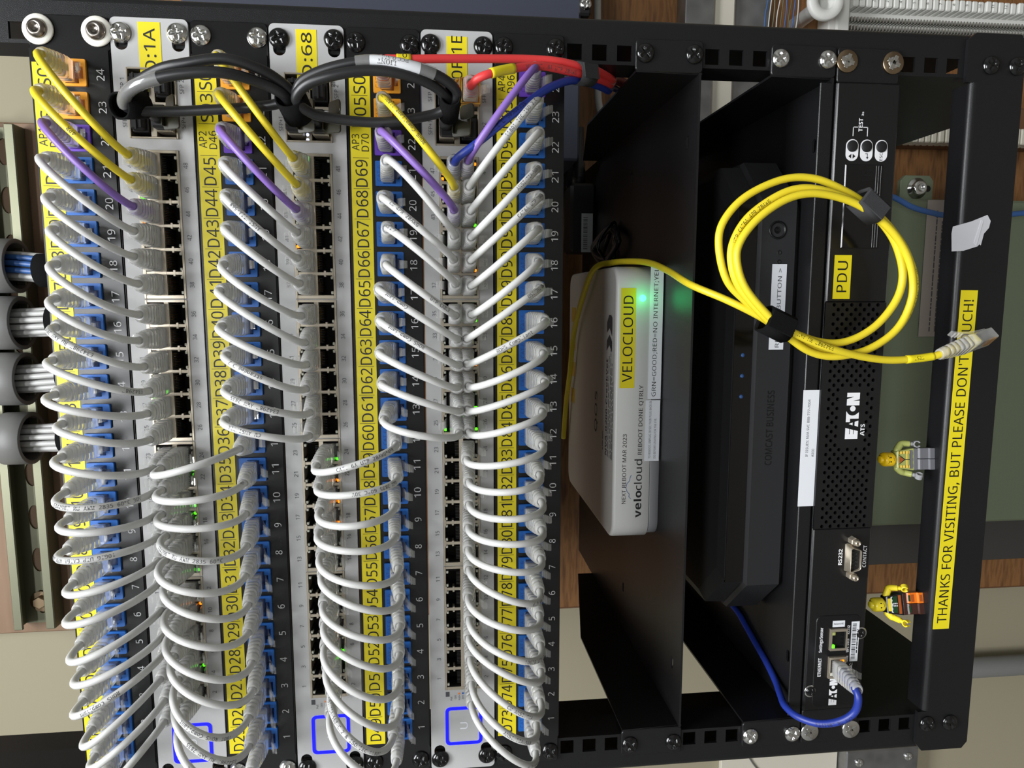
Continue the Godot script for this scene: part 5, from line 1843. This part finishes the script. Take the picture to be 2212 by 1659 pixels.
	var d2 := spline([Vector3(183.4, -162.6, 22.0), Vector3(183.4, -161.4, 32.0), Vector3(183.4, -157.5, 46.0), Vector3(188.1, -158.1, 54.0), Vector3(194.1, -163.8, 58.0), Vector3(199.1, -178.7, 62.0), Vector3(202.1, -197.8, 64.0), Vector3(200.4, -216.8, 64.0), Vector3(197.3, -232.3, 60.0), Vector3(191.8, -242.2, 54.0), Vector3(186.2, -240.5, 48.0), Vector3(182.3, -232.2, 44.0), Vector3(179.3, -220.6, 44.0), Vector3(177.0, -207.9, 44.0), Vector3(176.4, -192.8, 44.0), Vector3(177.4, -175.7, 46.0), Vector3(179.2, -164.2, 50.0), Vector3(184.0, -158.3, 56.0), Vector3(189.5, -164.3, 62.0), Vector3(193.2, -176.8, 66.0), Vector3(196.8, -195.6, 66.0), Vector3(196.2, -214.3, 64.0), Vector3(192.7, -229.8, 58.0), Vector3(188.0, -238.0, 50.0), Vector3(184.3, -239.1, 42.0), Vector3(183.0, -238.4, 32.0), Vector3(183.4, -237.6, 22.0)], 8)
	c1 = Vector3(183.4, -3 * U - 29.4, 0)
	c2 = Vector3(183.4, -5 * U - 15.4, 0)
	o = run("looped thick black cable with a white printed sleeve between the middle and lowest switches", "data cable", "thick black cables looped between switches", d2, 2.75, M.black_rubber, c1)
	twinax_end(o, c1, c1, Vector3(0, 0, 1))
	twinax_end(o, c1, c2, Vector3(0, 0, 1))
	sl = PackedVector3Array()
	for k in range(45, 64):
		sl.append(d2[k] - c1)
	w = part("sleeve", MB.new().smooth(1).tube(sl, 3.25, 16, false).done(), M.clear_sleeve, o)
	var sl2 := sl.slice(3, 15)
	part("sleeve_label", MB.new().smooth(1).tube(sl2, 3.05, 16, false).done(), M.label_white, o)
	part("lettering", print_on_tube(sl2, 3.05, "PCC 0.5M", 6.0, 2.4, Vector3(0.55, 0, 0.83), true, "Droid Serif"), M.ink, o)
	part("lettering", print_on_tube(sl2, 3.05, "LIONT", 4.0, 2.3, Vector3(-0.25, 0, 0.95), true, "Droid Serif!"), M.ink, o)
	strap("black hook-and-loop strap round the black cables at the upper switch", Vector3(180.6, -72.0, 48.0), Vector3(0.25, -0.45, -0.86), Vector3(1, 0, 0), 15.0, 13.5, 15.0, 6.6, M.velcro_black, 1.0, false)
	strap("black hook-and-loop strap round the black cables at the middle switch", Vector3(183.6, -155.5, 47.0), Vector3(0.45, 0.15, 0.88), Vector3(0, 1, 0), 17.0, 16.0, 15.0, 7.6, M.velcro_black, 1.0, false)
	strap("black hook-and-loop strap round the black cables at the lowest switch", Vector3(185.6, -239.0, 46.0), Vector3(0.35, -0.05, 0.93), Vector3(0, 1, 0), 12.0, 11.0, 17.0, 5.4, M.velcro_black, 1.0, false)
	# long yellow cable: over the white box, coiled and tied, its free plug in front of the bar
	var ycoil := spline([Vector3(-60, -356.2, -236), Vector3(-20, -356.2, -222), Vector3(12.3, -356.3, -204.4), Vector3(48.4, -356.3, -188.2), Vector3(82.3, -356.5, -150.2), Vector3(104.0, -358.5, -118), Vector3(108.5, -368.5, -96.0), Vector3(107.0, -382.6, -58.0), Vector3(99.9, -389.7, -28.0), Vector3(89.2, -394.5, 6.0), Vector3(79.4, -411.5, 24.0), Vector3(69.3, -430.6, 30.0),
		Vector3(60.0, -446.7, 29.0), Vector3(49.0, -468.9, 29.0), Vector3(44.7, -487.8, 29.0), Vector3(49.9, -509.5, 29.0), Vector3(65.5, -527.5, 29.0), Vector3(87.6, -534.1, 29.0), Vector3(107.9, -527.5, 29.0), Vector3(123.6, -515.4, 29.0), Vector3(136.3, -500.6, 29.0), Vector3(145.5, -483.4, 31.0), Vector3(153.2, -461.9, 31.0), Vector3(152.3, -441.1, 31.0), Vector3(141.7, -418.0, 31.0), Vector3(126.4, -404.5, 31.0), Vector3(111.1, -402.4, 31.0), Vector3(91.5, -408.2, 31.0), Vector3(78.8, -420.7, 31.0), Vector3(67.3, -435.7, 32.0),
		Vector3(60.8, -447.1, 34.0), Vector3(53.4, -468.9, 34.0), Vector3(53.6, -487.3, 34.0), Vector3(62.8, -505.3, 34.0), Vector3(78.8, -518.3, 34.0), Vector3(94.7, -521.8, 34.0), Vector3(111.8, -516.8, 34.0), Vector3(124.5, -507.9, 34.0), Vector3(134.0, -495.3, 35.0), Vector3(142.0, -477.6, 36.0), Vector3(146.6, -456.5, 36.0), Vector3(143.3, -438.9, 36.0), Vector3(130.1, -419.1, 36.0), Vector3(115.0, -409.5, 36.0), Vector3(101.1, -408.6, 36.0), Vector3(85.8, -415.1, 36.0), Vector3(68.1, -431.7, 37.0),
		Vector3(58.7, -444.7, 35.0), Vector3(47.0, -463.6, 33.0), Vector3(43.9, -482.3, 33.0), Vector3(49.0, -503.8, 33.0), Vector3(61.9, -521.7, 33.0), Vector3(81.7, -529.0, 34.0), Vector3(101.8, -524.5, 36.0), Vector3(118.6, -513.3, 37.0), Vector3(131.7, -496.5, 38.0), Vector3(139.6, -478.9, 39.0), Vector3(143.0, -457.4, 40.0), Vector3(139.4, -440.0, 40.0), Vector3(128.4, -423.1, 40.0), Vector3(114.6, -412.1, 40.0), Vector3(102.3, -410.3, 40.0), Vector3(85.8, -416.8, 40.0), Vector3(67.6, -433.6, 41.0),
		Vector3(61.3, -444.0, 40.5), Vector3(54.4, -459.3, 40.0), Vector3(48.9, -474.8, 40.0), Vector3(43.6, -497.8, 38.0), Vector3(41.6, -517.3, 37.0), Vector3(43.1, -539.2, 37.0), Vector3(45.5, -549.6, 38.0), Vector3(48.9, -560, 37)], 8)
	var yb := Vector3(65, -440, 35)
	o = run("long yellow cable coiled and hanging in front of the modem, its clear plug loose", "data cable", "", ycoil, 2.35, M.cable_yellow, yb)
	var pd := Vector3(0.24, -0.94, -0.2).normalized()
	var tip := Vector3(45.0, -547.0, 38.0)
	plug(o, tip + pd * 33.0 - yb, along(-pd, Vector3(-0.75, 0.1, 0.6)))
	var yl := PackedVector3Array()
	for k in range(552 - 24, 552 - 8):
		if k < ycoil.size():
			yl.append(ycoil[k] - yb)
	var ends := ycoil.slice(ycoil.size() - 66, ycoil.size() - 10)
	var e2 := PackedVector3Array()
	for v in ends:
		e2.append(v - yb)
	part("lettering", print_on_tube(e2, 2.35, "E342987 RU AWM 2835", 12.0, 2.4, Vector3(0.1, 0, 1), true), M.ink, o)
	var e3 := PackedVector3Array()
	for v in ycoil.slice(ycoil.size() - 22, ycoil.size() - 13):
		e3.append(v - yb)
	w = part("label_wrap", MB.new().smooth(1).tube(e3, 2.6, 14).done(), M.label_yellow, o)
	part("lettering", print_on_tube(e3, 2.6, "TEST", 4.0, 2.2, Vector3(0.2, 0, 1), true), M.ink, w)
	var e4 := PackedVector3Array()
	for v in ycoil.slice(14 * 8, 22 * 8):
		e4.append(v - yb)
	part("lettering", print_on_tube(e4, 2.35, "CM ANSI/TIA-568-C.2 & ISO/IEC", 30.0, 2.3, Vector3(0, 0, 1), true), M.ink, o)
	var e5 := PackedVector3Array()
	for v in ycoil.slice(40 * 8, 46 * 8):
		e5.append(v - yb)
	part("lettering", print_on_tube(e5, 2.35, "UTP CAT6A 4PR 28AWG", 28.0, 2.3, Vector3(0, 0, 1), true), M.ink, o)
	strap("black hook-and-loop strap tying the lower side of the yellow coil", Vector3(64.4, -439.0, 35.5), Vector3(-0.42, -0.9, 0), Vector3(0.2, 0, 1), 16.5, 15.5, 18.0, 5.0, M.velcro_black)
	strap("grey hook-and-loop strap tying the yellow coil in front of the display", Vector3(136.6, -495.5, 34.5), Vector3(-0.62, -0.78, 0.0), Vector3(0.1, 0, 1), 13.5, 15.0, 18.0, 3.5, M.velcro_grey)
	# blue cable of the transfer switch
	var ep := Vector3(-181.6, -11 * U - 22.6, 5.0)
	var bc := spline([ep + Vector3(0.5, 1.0, 10), ep + Vector3(1.2, 3.0, 22), Vector3(-179.8, -506.8, 34.0), Vector3(-184.2, -506.9, 39.0), Vector3(-195.4, -506.6, 37.0), Vector3(-204.2, -499.7, 33.0), Vector3(-210.0, -488.5, 26.0), Vector3(-211.3, -478.9, 15.0), Vector3(-210.6, -475.8, 3.0), Vector3(-209.6, -478.0, -8.0), Vector3(-207.5, -482.0, -24.0), Vector3(-202.5, -483.6, -42.8), Vector3(-197.6, -483.6, -59.2), Vector3(-190.7, -483.6, -81.3), Vector3(-186.0, -483.6, -100.0), Vector3(-184, -483.6, -150)], 8)
	o = run("blue cable plugged into the perforated power switch's network card", "data cable", "", bc, 2.5, M.cable_blue, ep)
	plug(o, Vector3(), along(Vector3(0.04, 0.12, 1), Vector3.UP))
	var b3 := PackedVector3Array()
	for v in bc.slice(32, 62):
		b3.append(v - ep)
	part("lettering", print_on_tube(b3, 2.5, "E342987 RU AWM", 4.0, 2.3, Vector3(0.2, 0, 1), true), M.ink, o)
